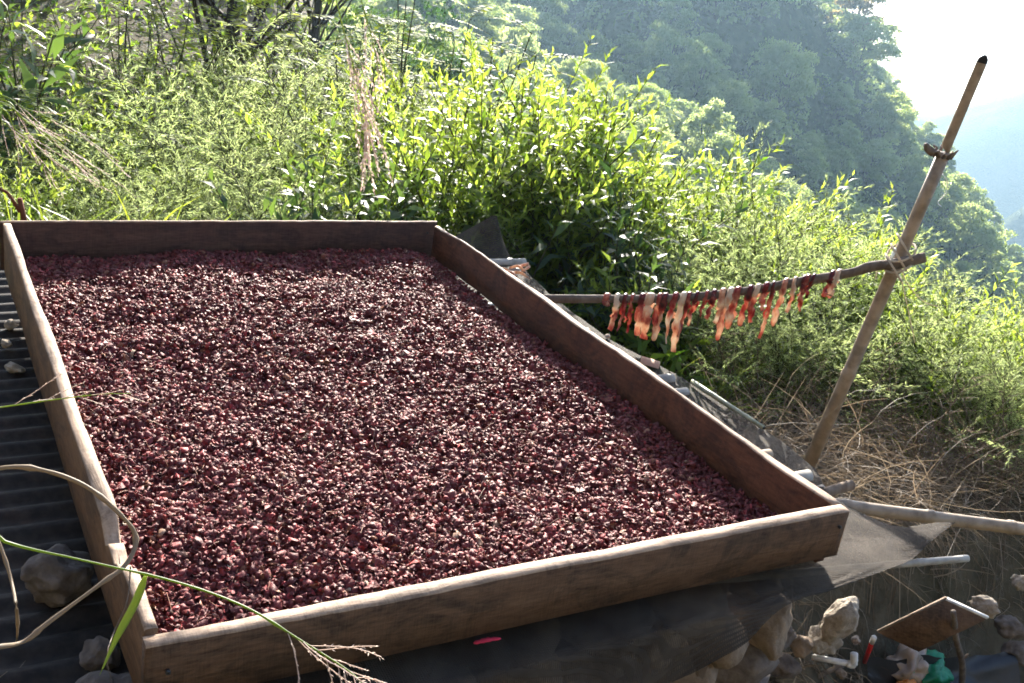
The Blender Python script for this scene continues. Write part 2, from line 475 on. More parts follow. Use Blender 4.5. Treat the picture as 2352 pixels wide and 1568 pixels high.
na, nr = 288, 150
aa = np.linspace(-math.pi, math.pi, na, endpoint=False)
rad = np.concatenate([[0.0], np.geomspace(.35, 1700, nr - 1)])
A, Rr = np.meshgrid(aa, rad)
gx = CAM[0] + Rr * np.sin(A); gy = CAM[1] + Rr * np.cos(A)
V = np.stack([gx, gy, ground_z(gx, gy)], -1).reshape(-1, 3)
i = np.arange(nr - 1)[:, None] * na; j = np.arange(na)[None, :]
F = np.stack([i + j, i + na + j, i + na + (j + 1) % na, i + (j + 1) % na], -1).reshape(-1, 4)
ground = tag(obj('ground', mesh_np('ground', V, F, MAT['ground'])), kind='structure')

# mountain flank across the ravine: ridge descends to the right
RAZ = np.array([-30, 0, 12, 22, 30, 38, 42, 45.5, 47.6, 49.8, 51.6, 53.7, 55.8, 57.1, 61, 66, 75])
REL = np.array([2, 1, .2, -.6, -.3, .5, .6, -1.9, -3.5, -5.8, -7.2, -9.5, -11.1, -11.8, -15.0, -18.5, -22.])
def ridge_el(a): return np.interp(a, RAZ, REL)
def mtn(a, t):
    """a azimuth deg, t 0 foot .. 1 ridge .. 1.6 back"""
    a = np.asarray(a, float); t = np.asarray(t, float)
    e1 = ridge_el(a)
    db = np.interp(a, [-30, 14, 24, 40, 60, 75], [60, 48, 46, 62, 85, 90])
    dr = np.interp(a, [-30, 14, 30, 45, 60, 75], [120, 125, 160, 195, 180, 170])
    zb = 1 + db * np.tan(np.radians(np.interp(a, [10, 22, 40, 60, 75], [-9, -11, -17, -22, -24])))
    zr = 1 + dr * np.tan(np.radians(e1))
    tt = np.clip(t, 0, 1)
    d = db + (dr - db) * tt + np.clip(t - 1, 0, None) * 160
    z = zb + (zr - zb) * (tt ** 1.15) - np.clip(t - 1, 0, None) ** 1.2 * 190
    k = np.radians(a)
    x = CAM[0] + d * np.sin(k); y = CAM[1] + d * np.cos(k)
    w = 4 * tt * (1.0 - tt) + .04
    g = fbm(x * .035 + 3, y * .035, 4)
    z = z + g * 17 * w
    return x, y, z
ta = np.linspace(-30, 75, 150); tt = np.concatenate([np.linspace(-.0, 1, 70), np.linspace(1.03, 1.8, 16)])
Ag, Tg = np.meshgrid(ta, tt)
x, y, z = mtn(Ag, Tg)
V = np.stack([x, y, z], -1).reshape(-1, 3)
nn = len(ta)
i = np.arange(len(tt) - 1)[:, None] * nn; j = np.arange(nn - 1)[None, :]
F = np.stack([i + j, i + j + 1, i + nn + j + 1, i + nn + j], -1).reshape(-1, 4)
mountain = tag(obj('mountain', mesh_np('mountain', V, F, MAT['slope'])), kind='structure')

# far hills across the valley
def far_hill(name, pts, d0, depth, seed):
    az = np.linspace(pts[0][0], pts[-1][0], 120)
    el = np.interp(az, [p[0] for p in pts], [p[1] for p in pts])
    rows = []
    for q in np.linspace(0, 1, 26):
        d = d0 + depth * q
        zr = 1 + (d0 + depth) * np.tan(np.radians(el))
        zz = -170 + (zr + 170) * q ** 1.1
        k = np.radians(az)
        X = CAM[0] + d * np.sin(k); Y = CAM[1] + d * np.cos(k)
        n = fbm(X * .012 + seed, Y * .012, 5) * 26 * (.25 + q * (1 - q) * 3) + fbm(X * .09 + seed, Y * .09, 3) * 5
        rows.append(np.stack([X, Y, zz + n * (1 if q < 1 else .25)], -1))
    back = rows[-1].copy(); back[:, 0] += 120 * np.sin(np.radians(az)); back[:, 1] += 120 * np.cos(np.radians(az)); back[:, 2] = -185
    rows.append(back)
    V = np.concatenate(rows); n = len(az)
    i = np.arange(len(rows) - 1)[:, None] * n; j = np.arange(n - 1)[None, :]
    F = np.stack([i + j, i + j + 1, i + n + j + 1, i + n + j], -1).reshape(-1, 4)
    return tag(obj(name, mesh_np(name, V, F, MAT['slope'])), kind='structure')
far_hill('far_hill', [(44, -7.5), (49, -5.6), (51.5, -5.2), (53, -4.3), (55, -3.3), (58, -1.6), (64, 1.0), (75, 2.0), (95, -2)], 520, 230, 2.0)
far_hill('far_hill', [(50, -14), (54, -11.5), (56.5, -8.6), (58.5, -6.4), (63, -3), (75, 0), (95, -6)], 380, 130, 9.0)

# ------------------------------------------------------------------ drying tray
tray = thing('drying_tray', (TW / 2, TL / 2, -.14), 'large rectangular wooden drying tray full of dark red coffee husks', 'tray')
def plank(p0, p1, h, t, inward, mat, topfun=None, label=None, wob=.004, seed=0, n=90, gapf=None, shear=0.0):
    """p0->p1 outer top edge; inward = unit vector from outer to inner face"""
    p0 = np.asarray(p0, float); p1 = np.asarray(p1, float); inward = np.asarray(inward, float)
    u = np.linspace(0, 1, n); L = np.linalg.norm(p1 - p0)
    dz = fbm(u * L * 3 + seed, np.full(n, seed * 1.7), 3) * wob * 2 + fbm(u * L * 30 + seed, np.full(n, 2.2 + seed), 2) * .0016
    lat = fbm(u * L * 2 + seed, np.full(n, 9.1 + seed), 3) * wob * 2
    lat2 = fbm(u * L * 5 + seed, np.full(n, 4.1 + seed), 3) * wob * 1.5
    prof = [(.0, -h), (0, -.5 * h), (0, -.003), (.08, 0), (.5, .0008), (.92, 0), (1, -.003), (1, -.5 * h), (1, -h), (.5, -h)]
    rows = []
    for k in range(n):
        c = p0 + (p1 - p0) * u[k]
        row = []
        for (a, z) in prof:
            q = c + inward * (a * t + (lat[k] if a < .5 else lat2[k]) + shear * (-z))
            zz = z
            if z > -.01:
                zz += dz[k]
                if topfun is not None: zz += topfun(u[k] * L, a)
            elif z > -.9 * h and topfun is not None: zz += .6 * topfun(u[k] * L, a)
            elif z <= -.9 * h and gapf is not None: zz += gapf(u[k] * L)
            row.append((q[0], q[1], q[2] + zz))
        rows.append(row)
    V = np.array(rows).reshape(-1, 3); m = len(prof)
    i = np.arange(n - 1)[:, None] * m; j = np.arange(m)[None, :]
    F4 = np.stack([i + j, i + (j + 1) % m, i + m + (j + 1) % m, i + m + j], -1).reshape(-1, 4)
    # end caps: triangle fans
    k = np.arange(1, m - 1)
    F3 = np.concatenate([np.stack([np.zeros_like(k), k + 1, k], -1), np.stack([np.zeros_like(k), k, k + 1], -1) + (n - 1) * m])
    V -= np.array(tray.location)
    me = mesh_np('plank', V, [F3, F4], mat, smooth=False); me.materials.append(MAT['painted_sun_x' if abs(inward[1]) > .5 else 'painted_sun_y'])
    mi = np.zeros(len(me.polygons), np.int32); jj = np.tile(np.arange(m), n - 1); mi[len(F3):][(jj >= 2) & (jj <= 5)] = 1  # top faces get the tone with painted sunlight
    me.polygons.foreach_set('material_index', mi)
    o = obj('plank', me, tray)
    if label: o['label'] = label
    return o
T = .03
def chip(l, a):
    # broken-away piece in the left plank (l measured from the front end)
    d = 0.0
    if l > .15: d -= .034 * float(sstep(.15, .19, l)) * float(sstep(.325, .312, l)) * (1.0 if a > .45 else .75) * (1 + .3 * math.sin(l * 90))
    d -= .010 * float(sstep(.20, .32, l) * sstep(.52, .36, l)) * (1 if a < .4 else .2)
    return d
plank((0, 0, -.004), (TW, 0.004, 0), .108, T, (0, 1, 0), MAT['wood_out'], label='weathered grey-brown plank nearest the viewer', seed=1.0, wob=.0025)
plank((.0, T + .004, .004), (-.004, TL - T - .002, .0), .15, .025, (1, 0, 0), MAT['wood_left'], chip, 'brown plank with a piece broken from its top edge', seed=4.0, wob=.0035)
plank((TW + .004, T + .006, .001), (TW + .02, TL - T - .004, -.006), .145, .013, (-1, 0, 0), MAT['wood_red'], label='wavy reddish brown plank in its own shade', seed=7.0, wob=.008,
      gapf=lambda l: .024 * float(sstep(.9, 1.5, l)), shear=.02)
plank((-.01, TL, 0), (TW + .02, TL, .002), .15, .014, (0, -1, 0), MAT['wood_back'], label='dark stained plank at the far end', seed=11.0, wob=.0015)
for (nx, ny, nz) in ((1.382, TL - .0275, -.035), (.03, -.002, -.05), (1.378, -.002, -.03)):
    mb = MB(); mb.tube([(nx, ny, nz), (nx, ny - .006, nz)], [.0035, .004], 8)
    nv = mb.mesh('nail_head', MAT['blackhose'])
    nv.transform(Matrix.Translation(-Vector(tray.location)))
    obj('nail_head', nv, tray)

# ------------------------------------------------------------------ coffee husks
def husk_h(x, y):
    base = -.104 + .036 * sstep(1.2, .0, y) * sstep(1.2, .5, x)
    base = base - .02 * sstep(1.25, 1.40, x) * sstep(.5, 1.3, y)
    return base + fbm(x * 2.2, y * 2.2, 3) * .026 + fbm(x * 9, y * 9, 2) * .018 + fbm(x * 30, y * 30, 2) * .006
NH = 82000
hx = rng.uniform(T - .0, TW - .012, NH); hy = rng.uniform(T, TL - .025, NH)
hz = husk_h(hx, hy) + rng.uniform(-.009, .004, NH)
# proto half shell: apex, mid ring (6), rim ring (6)
a6 = np.arange(6) / 6 * 2 * np.pi
proto = np.concatenate([[[0, 0, 1.0]], np.stack([.72 * np.cos(a6), .72 * np.sin(a6), np.full(6, .68)], -1), np.stack([np.cos(a6 + .3), np.sin(a6 + .3), np.full(6, .0)], -1)])
pf = [[0, 1 + k, 1 + (k + 1) % 6] for k in range(6)]
for k in range(6):
    a, b = 1 + k, 1 + (k + 1) % 6; c, d = 7 + k, 7 + (k + 1) % 6
    pf += [[a, c, b], [b, c, d]]
pf = np.array(pf)
sx = rng.gamma(9, .00064, NH) + .0012; sy = sx * rng.uniform(.4, .9, NH); sz = sx * rng.uniform(.12, .8, NH) * rng.choice([1, 1, -1], NH)
yaw = rng.uniform(0, 2 * np.pi, NH); til = np.abs(rng.normal(0, .8, NH)); ax = rng.uniform(0, 2 * np.pi, NH)
PV = proto[None] * np.stack([sx, sy, sz], -1)[:, None, :]
PV = PV + (rng.normal(0, .2, (NH, 13, 3)) * sx[:, None, None])
c, s = np.cos(yaw)[:, None], np.sin(yaw)[:, None]
X = PV[..., 0] * c - PV[..., 1] * s; Yv = PV[..., 0] * s + PV[..., 1] * c; Zv = PV[..., 2]
ca, sa = np.cos(ax)[:, None], np.sin(ax)[:, None]; ct, st_ = np.cos(til)[:, None], np.sin(til)[:, None]
# tilt about axis (ca,sa,0)
dot = X * ca + Yv * sa
cr = np.stack([sa * Zv, -ca * Zv, ca * Yv - sa * X], 0)
X2 = X * ct + cr[0] * st_ + ca * dot * (1 - ct); Y2 = Yv * ct + cr[1] * st_ + sa * dot * (1 - ct); Z2 = Zv * ct + cr[2] * st_
V = np.stack([X2 + hx[:, None], Y2 + hy[:, None], Z2 + hz[:, None]], -1).reshape(-1, 3)
F = (pf[None] + (np.arange(NH) * 13)[:, None, None]).reshape(-1, 3)
tint = np.clip(rng.beta(1.6, 2.6, NH) * .86 , 0, 1)
odd = rng.random(NH); tint[odd < .07] = rng.uniform(.84, .97, (odd < .07).sum()); tint[odd < .002] = 1.0
tint[(odd > .07) & (odd < .14)] = rng.uniform(.68, .82, ((odd > .07) & (odd < .14)).sum())
# bed below the loose husks
mb = MB()
mb.add(V, F, None, np.repeat(tint, 13))
bx, by = np.meshgrid(np.linspace(T - .002, TW - .012, 70), np.linspace(T, TL - .026, 100))
bz = husk_h(bx, by) - .009
i = np.arange(99)[:, None] * 70; j = np.arange(69)[None, :]
mb.add(np.stack([bx, by, bz], -1).reshape(-1, 3), None, np.stack([i + j, i + j + 1, i + 71 + j, i + 70 + j], -1).reshape(-1, 4), .05)
# bits of dry stalk between them
for k in range(700):
    px, py = rng.uniform(.05, 1.36), rng.uniform(.05, 2.03)
    d = rng.uniform(0, np.pi); l = rng.uniform(.008, .022)
    q = np.array([px, py, float(husk_h(px, py)) + .006]); e = np.array([math.cos(d), math.sin(d), rng.normal(0, .4)]) * l
    mb.tube([q - e, q + e * .1 + [0, 0, .002], q + e], .0007, 3, rng.uniform(.86, .99), cap=False)
tag(obj('coffee_husks', mb.mesh('coffee_husks', MAT['husk'])), 'bed of dried dark red coffee cherry husks filling the wooden tray', 'husks', kind='stuff')

# ------------------------------------------------------------------ net below the tray
ny, nx = 110, 90
yy = np.linspace(-.05, 2.16, ny)
edge_y = np.array([-.05, -.02, .03, .075, .12, .28, .42, .65, 1.06, 1.31, 1.73, 2.05, 2.18])
edge_x = np.array([1.34, 1.60, 1.74, 1.90, 1.74, 1.68, 1.77, 1.78, 1.76, 1.71, 1.73, 1.79, 1.78])
mbn = MB()
U = np.linspace(0, 1, nx)
GX = np.zeros((ny, nx)); GY = np.zeros((ny, nx)); GZ = np.zeros((ny, nx))
for k in range(ny):
    xr = np.interp(yy[k], edge_y, edge_x)
    GX[k] = .02 + U * (xr - .02); GY[k] = yy[k]
    GZ[k] = -.152 + fbm(GX[k] * 2.0, GY[k] * 2.0, 3) * .012 + fbm(GX[k] * 9, GY[k] * 9, 2) * .006 + fbm(GX[k] * 22, GY[k] * 7, 2) * .005
    over = np.clip(GX[k] - 1.46, 0, 1)
    GZ[k] -= over * .05 + .0 * over
    # flap turned up at the far right corner
    fl = np.clip((yy[k] - 2.06) / .10, 0, 1) * np.clip(np.minimum((GX[k] - 1.44) / .27, (1.79 - GX[k]) / .07), 0, 1)
    GZ[k] += fl * .17
    GX[k] = np.where((yy[k] < .2) & (GX[k] > 1.5), GX[k], GX[k])
    # lifted tip at the near right corner
    GZ[k] += .03 * sstep(1.66, 1.9, GX[k]) * sstep(.2, .05, yy[k])
# front rows hang over the edge
hang = 10
rowsX = [GX]; rowsY = [GY]; rowsZ = [GZ]
hx_ = []; hy_ = []; hz_ = []
for q in range(hang, 0, -1):
    f = q / hang
    drop = f * (.0004 + .17 * sstep(1.3, .75, GX[0]))
    hx_.append(GX[0] + .01 * np.sin(GX[0] * 30 + f)); hy_.append(GY[0] + (-.02 * f + .012 * np.sin(GX[0] * 14 + f * 2) * f) * sstep(1.3, 1.1, GX[0])); hz_.append(GZ[0] - drop)
GX = np.vstack([hx_, GX]); GY = np.vstack([hy_, GY]); GZ = np.vstack([hz_, GZ])
V = np.stack([GX, GY, GZ], -1).reshape(-1, 3)
i = np.arange(ny + hang - 1)[:, None] * nx; j = np.arange(nx - 1)[None, :]
F = np.stack([i + j, i + j + 1, i + nx + j + 1, i + nx + j], -1).reshape(-1, 4)
tag(obj('shade_net', mesh_np('shade_net', V, F, MAT['net'])), 'black plastic shade net spread on bamboo poles beneath the wooden tray', 'net')

# ------------------------------------------------------------------ bamboo poles of the rack
def bamboo(mb, p0, p1, r0, r1, node=.22, n=14, first=.1, bend=0.0, open_end=False):
    p0 = np.asarray(p0, float); p1 = np.asarray(p1, float); L = np.linalg.norm(p1 - p0)
    s_ = [0.0]; rr = [1.0]
    q = first
    while q < L - .01:
        for d, k in ((-.012, 1.0), (-.004, 1.14), (0, 1.0), (.004, 1.12), (.012, .98)):
            s_.append(q + d); rr.append(k)
        s_.append(q + node * .5); rr.append(.97)
        q += node
    s_ = [v for v in s_]; 
    keep = [k for k, v in enumerate(s_) if 0 <= v < L - .002]
    s_ = np.array([s_[k] for k in keep] + [L]); rr = np.array([rr[k] for k in keep] + [1.0])
    o = np.argsort(s_); s_ = s_[o]; rr = rr[o]
    f = (s_ / L)[:, None]
    pts = p0 + (p1 - p0) * f + np.array([0, 0, 1.0]) * bend * np.sin(np.pi * f)
    mb.tube(pts, rr * (r0 + (r1 - r0) * f[:, 0]), n)
stub = [  # y, x end, radius, z, material, words
    (2.06, 1.815, .019, -.160, 'bamboo_grey', 'farthest pale grey bamboo pole end sticking out from under the net'),
    (1.965, 1.745, .014, -.160, 'bamboo', 'short thin bamboo end second from the far corner of the rack'),
    (1.62, 1.62, .015, -.160, 'bamboo_grey', 'bamboo rack pole ending under the net behind the meat pole'),
    (1.36, 1.66, .016, -.160, 'bamboo', 'bamboo rack pole ending just in front of the meat pole'),
    (1.18, 1.66, .014, -.160, 'bamboo_grey', 'bamboo rack pole half hidden by net midway along the tray'),
    (.975, 1.715, .018, -.160, 'bamboo_grey', 'thick bamboo rack pole end beside the clay shard'),
    (.885, 1.70, .015, -.160, 'bamboo_grey', 'bamboo rack pole end where the loose cane begins'),
    (.70, 1.62, .015, -.160, 'bamboo', 'bamboo rack pole hidden under net beside the loose cane'),
    (.50, 1.68, .014, -.160, 'bamboo', 'bamboo rack pole end near the foot of the leaning post'),
    (.375, 1.70, .017, -.160, 'bamboo_grey', 'pale bamboo pole end third from the near corner of the rack'),
    (.335, 1.715, .012, -.178, 'bamboo', 'thin bamboo pole end tucked beneath its paler neighbour'),
]
for (yv, xe, r, zv, mt, lab) in stub:
    t = thing('bamboo_pole', (xe, yv, zv), lab, 'bamboo pole', 'bamboo poles carrying the net')
    mb = MB(); bamboo(mb, (.06 - xe, rng.normal(0, .01), 0), (0, 0, 0), r, r * .96, .3, 12, .12 + rng.random() * .1)
    obj('culm', mb.mesh('culm', MAT[mt]), t)
    mb = MB(); mb.tube([(-.001, 0, 0), (.0025, 0, 0)], [r * .72, r * .70], 12); obj('hollow_end', mb.mesh('hollow_end', MAT['char'] if mt == 'bamboo' else MAT['stick']), t)
def one_bamboo(name, p0, p1, r0, r1, mat, label, node=.2, first=.08, bend=0.0, cat='bamboo pole', hollow=True, group=None):
    p0 = np.asarray(p0, float); p1 = np.asarray(p1, float)
    t = thing(name, p0, label, cat, group)
    mb = MB(); bamboo(mb, (0, 0, 0), p1 - p0, r0, r1, node, 14, first, bend); obj('culm', mb.mesh('culm', MAT[mat]), t)
    if hollow:
        d = norm(p1 - p0)
        for q, e, rr in ((p1 - p0, d, r1), (np.zeros(3), -d, r0)):
            mb = MB(); mb.tube([q - e * .001, q + e * .002], [rr * .7, rr * .68], 12); obj('hollow_end', mb.mesh('hollow_end', MAT['char']), t)
    return t
a0 = P(1925, 1160, -.185); a1 = P(2400, 1221, -.20)
dd = norm(a1 - a0)
one_bamboo('bamboo_pole', a0 - dd * .5, a1 + dd * 1.0, .0175, .0165, 'bamboo', 'long thick bamboo pole running out of the right side of the photo', .22, .30)
b0 = P(1880, 1311, -.185); b1 = P(2222, 1282, -.185); dd = norm(b1 - b0)
t = one_bamboo('bamboo_pole', b0 - dd * .6, b1, .0095, .0085, 'bamboo_grey', 'thin pale grey pole poking out below the near net corner', .19, .12)
c0 = P(1588, 884, -.165); c1 = P(1752, 991, -.165)
one_bamboo('bamboo_cane', c0 + [0, 0, .012], c1 + [0, 0, .012], .007, .006, 'bamboo_green', 'slim greenish cane lying along the edge of the net', .15, .1, cat='cane')
o0 = P(1915, 1125, -.175); o1 = P(1957, 1113, -.165); dd = norm(o1 - o0)
one_bamboo('wooden_peg', o0 - dd * .35, o1, .0125, .0135, 'stick', 'pale peeled stick end just above the near right tray corner', .4, .1, cat='stick', hollow=False)

# trestle rails under the poles and rack legs
for (yx, lab) in ((.12, 'rough rail under the left ends of the bamboo poles'), (1.3, 'rough rail under the right ends of the bamboo poles')):
    t = thing('rack_rail', (yx, .05, -.215), lab, 'rail', 'rails of the rack')
    mb = MB(); mb.tube(spline([(0, 0, 0), (.01, .7, -.006), (-.008, 1.4, .004), (0, 2.1, 0)], 16), .022, 10); obj('log', mb.mesh('log', MAT['stick']), t)
    for q in (.15, 1.0, 1.95):
        zg = float(ground_z(yx, .05 + q)) + .215
        mb = MB(); mb.tube([(0, q, -.02), (.01, q + .01, zg * .5), (0, q, zg - .08)], .02, 8); obj('leg', mb.mesh('leg', MAT['stick']), t)

# ------------------------------------------------------------------ corrugated sheet at the left
nxs, nys = 10, 260
xs = np.linspace(-.95, .30, nxs); ys = np.linspace(.22, 2.75, nys)
gx, gy = np.meshgrid(xs, ys)
gz = -.325 + .0085 * np.sin(gy * 2 * np.pi / .076 + gx * .6) + .02 * (gx + .3) + fbm(gx * 2, gy * 2, 2) * .016 + fbm(gx * 9, gy * 9, 3) * .006
V = np.stack([gx, gy, gz], -1).reshape(-1, 3)
V2 = V.copy(); V2[:, 2] -= .0015
i = np.arange(nys - 1)[:, None] * nxs; j = np.arange(nxs - 1)[None, :]
F = np.stack([i + j, i + j + 1, i + nxs + j + 1, i + nxs + j], -1).reshape(-1, 4)
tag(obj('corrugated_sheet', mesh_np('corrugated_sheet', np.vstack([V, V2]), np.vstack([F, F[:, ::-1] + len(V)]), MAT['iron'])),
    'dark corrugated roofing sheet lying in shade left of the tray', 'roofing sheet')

# ------------------------------------------------------------------ stones
import bmesh
def rock_mesh(name, size, mat, seed, sub=4, rough=.22, flatz=1.0):
    bm = bmesh.new(); bmesh.ops.create_icosphere(bm, subdivisions=sub, radius=1.0)
    rg = np.random.default_rng(seed)
    planes = norm(rg.normal(0, 1, (9, 3))); offs = rg.uniform(.55, .85, 9)
    from mathutils import noise as mn
    for v in bm.verts:
        p = np.array(v.co)
        for pl, of in zip(planes, offs):
            d = p @ pl - of
            if d > 0: p = p - pl * d * .92
        w = mn.noise(Vector(p * 2.3 + seed)) * rough + mn.noise(Vector(p * 7 + seed)) * rough * .28 + mn.noise(Vector(p * 19 + seed)) * rough * .16
        p = p * (1 + w)
        v.co = Vector(p * np.array(size))
    me = bpy.data.meshes.new(name); bm.to_mesh(me); bm.free()
    me.materials.append(MAT[mat])
    me.polygons.foreach_set('use_smooth', np.ones(len(me.polygons), bool))
    return me
def rock(name, loc, size, mat, seed, label, rz=0, rx=0, cat='stone', group=None):
    o = obj(name, rock_mesh(name, size, mat, seed)); o.location = tuple(loc); o.rotation_euler = (rx, 0, rz)
    return tag(o, label, cat, group)
rock('stone', P(128, 1318, -.265) , (.085, .06, .062), 'stone', 11, 'large angular grey stone lying on the corrugated sheet', .5, .2)
rock('stone', P(228, 1508, -.30), (.036, .033, .036), 'stone', 23, 'small brown stone close to the near left tray corner', .2)
for k, (dx, dy, lab) in enumerate([(14, 790, 'small pale pebble on the sheet beside the far left plank'), (28, 745, 'pebble behind two others along the left plank'), (36, 845, 'nearest of three pebbles along the left plank')]):
    rock('pebble', P(dx, dy, -.30), (.02 + .006 * k, .022, .015), 'pale_stone', 40 + k, lab, k, cat='pebble', group='pebbles on the sheet')

# dry stone wall carrying the rack
wall = thing('dry_stone_wall', (.9, .15, -.9), 'rough dry stone wall in shade under the near edge of the net', 'wall')
rw = np.random.default_rng(5)
row_z = [-.86, -.72, -.585, -.45, -.335]
for ri, zv in enumerate(row_z):
    xv = -.15 + rw.uniform(0, .08)
    while xv < 1.50:
        w = rw.uniform(.13, .26)
        big = (ri >= 3 and .95 < xv < 1.45)
        me = rock_mesh('stone', (w * .54, .10 + rw.uniform(-.02, .03), .078), 'tan_stone' if (big or rw.random() < .35) else 'stone', int(rw.integers(1, 9999)), 3, .2)
        o = obj('stone', me, wall)
        y0 = .27 + .08 * (zv + .6) * -1 + rw.uniform(-.02, .02)
        o.location = Vector((xv + w / 2, y0, zv + rw.uniform(-.01, .01))) - Vector(wall.location)
        o.rotation_euler = (rw.uniform(-.1, .1), rw.uniform(-.12, .12), rw.uniform(-.15, .15))
        xv += w * .98
# wall's corner stones, sunlit
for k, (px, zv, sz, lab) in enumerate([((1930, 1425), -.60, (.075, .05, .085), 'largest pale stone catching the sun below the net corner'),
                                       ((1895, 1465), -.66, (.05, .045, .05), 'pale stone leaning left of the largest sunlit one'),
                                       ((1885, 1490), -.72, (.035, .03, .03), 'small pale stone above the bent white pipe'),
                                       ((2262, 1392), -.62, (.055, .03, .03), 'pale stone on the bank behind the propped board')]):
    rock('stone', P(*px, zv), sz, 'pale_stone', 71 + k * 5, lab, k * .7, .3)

# ------------------------------------------------------------------ leaning bamboo post with its crossbar
pb = np.array([2.243, .84, -.62]); base = np.array([2.25, .83, -.4]); crossp = np.array([2.30, .767, .27])
def ray_t(x, y, t): 
    r = RM @ np.array([(x - CX) / FPX, (y - CY) / FPX, 1.0]); return CAM + r * t
base = ray_t(1870, 1040, 3.42); crossp = ray_t(2066, 590, 3.15); split = ray_t(2169, 350, 3.00); ptop = ray_t(2264, 126, 2.87)
dpost = norm(split - base)
post = thing('bamboo_post', base - dpost * .25, 'tall leaning bamboo post with a split blackened top beside the rack', 'post')
pl = np.array(post.location)
mb = MB(); bamboo(mb, base - dpost * .25 - pl, split - pl,   .0225, .0188, .37, 16, .545); obj('culm', mb.mesh('culm', MAT['bamboo']), post)
# split half above the node
n = 26; q = np.linspace(0, 1, n)
d2 = norm(ptop - split); side = norm(np.cross(d2, RM[:, 2])); outv = np.cross(side, d2)
V = []; half = 8
for k in range(n):
    c = split + (ptop - split) * q[k] 
    w = .0150 * min(1, .25 + q[k] * 14) * (1 if q[k] < .93 else math.sqrt(max(.05, 1 - ((q[k] - .93) / .07) ** 2)))
    off = side * (-.0150 + w) * (1 if q[k] < .1 else 0)
    for lay, rr in ((0, 1.0), (1, .72)):
        for h in range(half):
            a = math.pi * h / (half - 1)
            V.append(c + off + side * (math.cos(a) * w * (1 if lay == 0 else .86)) - outv * (math.sin(a) * w * .62 * rr - w * .3))
V = np.array(V) - pl
F = []
m2 = half * 2
for k in range(n - 1):
    b0_ = k * m2; b1_ = b0_ + m2
    for h in range(half - 1):
        F.append([b0_ + h, b0_ + h + 1, b1_ + h + 1, b1_ + h]); F.append([b0_ + half + h + 1, b0_ + half + h, b1_ + half + h, b1_ + half + h + 1])
    F.append([b0_, b1_, b1_ + half, b0_ + half]); F.append([b0_ + half - 1, b0_ + m2 - 1, b1_ + m2 - 1, b1_ + half - 1])
cut = (n - 3)
Fs = np.array(F); lo = Fs[(Fs.min(1) // m2) < cut]; hi = Fs[(Fs.min(1) // m2) >= cut]
st = obj('split_lath', mesh_np('split_lath', V, lo, MAT['bamboo']), post)
o = obj('charred_tip', mesh_np('charred_tip', V, hi, MAT['char']), st); o['label'] = 'blackened tip'
# ragged node and bindings
mb = MB()
for k in range(9):
    a = k / 9 * 2 * np.pi
    e = side * math.cos(a) + outv * math.sin(a)
    p0 = split - pl + e * .02
    L = rng.uniform(.012, .035)
    mb.tube([p0 - d2 * .012, p0 + e * L * .4 + d2 * .004, p0 + e * L + d2 * rng.normal(0, .01)], [.006, .005, .002], 5)
mb.tube(spline([split - pl + side * .02 - d2 * .01, split - pl + side * .045 - d2 * .002, split - pl + side * .06 + d2 * .012], 6), [.011, .012, .012, .011, .009, .005], 7)
obj('ragged_node', mb.mesh('ragged_node', MAT['branch']), post)
mb = MB()
cst = crossp - pl
for k in range(5):
    off = dpost * (-.035 + .017 * k) + side * rng.normal(0, .002)
    aa_ = np.linspace(0, 2 * np.pi, 18)
    tl = (-1) ** k * .5
    ring = [cst + off + norm(CAM - crossp) * .026 + side * (math.cos(a) * .031) + outv * (math.sin(a) * .060) + dpost * math.cos(a) * .055 * tl for a in aa_]
    mb.tube(ring, .0035, 5, cap=False)
mb.tube(spline([cst + side * .02 - dpost * .03, cst + side * .045 - dpost * .05, cst + side * .04 - dpost * .085], 6), .002, 4)
mb.tube(spline([cst - side * .02 - dpost * .03, cst - side * .05 - dpost * .07, cst - side * .12 - dpost * .115, cst - side * .17 - dpost * .12], 8), .0016, 4)
mb.tube(spline([cst - side * .03 - dpost * .06, cst - side * .1 - dpost * .17, cst - side * .15 - dpost * .25], 8), .0013, 4)
obj('twine_lashing', mb.mesh('twine_lashing', MAT['twine']), post)
mb = MB()
mb.tube(spline([cst + side * .028 + dpost * .03 - outv * .02, cst + side * .035 + dpost * .0 - outv * .045, cst + side * .02 - dpost * .03 - outv * .04], 6), .005, 5, flat=.3)
obj('plastic_strip', mb.mesh('plastic_strip', MAT['plastic_twine']), post)
mb = MB()
w0 = split - pl - dpost * .06 - side * .02
mb.tube(spline([w0, w0 - side * .02 - dpost * .015, w0 - side * .032 - dpost * .05, w0 - side * .02 - dpost * .08, w0 - side * .035 - dpost * .09], 9), .003, 5, flat=.4)
obj('plastic_strip', mb.mesh('plastic_strip', MAT['plastic_twine']), post)

# crossbar branch
bar_px = [(1190, 687, 3.46), (1240, 686, 3.42), (1400, 686, 3.38), (1560, 684, 3.34), (1720, 667, 3.29), (1830, 648, 3.25), (1950, 627, 3.19), (2000, 612, 3.16), (2065, 604, 3.105), (2126, 590, 3.08)]
bar_pts = np.array([ray_t(a, b, c) for a, b, c in bar_px])
bar = spline(bar_pts, 60)
branch = thing('drying_pole', bar[0], 'crooked grey branch tied across the post and hung with meat strips', 'pole')
rb = .0125 + .0035 * np.linspace(0, 1, 60) + fbm(np.linspace(0, 12, 60), np.full(60, 3.3), 3) * .003
mb = MB(); mb.tube(bar - bar[0], rb, 12); obj('stem', mb.mesh('stem', MAT['branch']), branch)
for k in (20, 33, 44, 51):
    mb = MB(); e = norm(rng.normal(0, 1, 3)); mb.tube([bar[k] - bar[0], bar[k] - bar[0] + e * rb[k] * 1.0, bar[k] - bar[0] + e * rb[k] * 1.35], [.008, .007, .004], 7)
    obj('knot', mb.mesh('knot', MAT['branch']), branch)

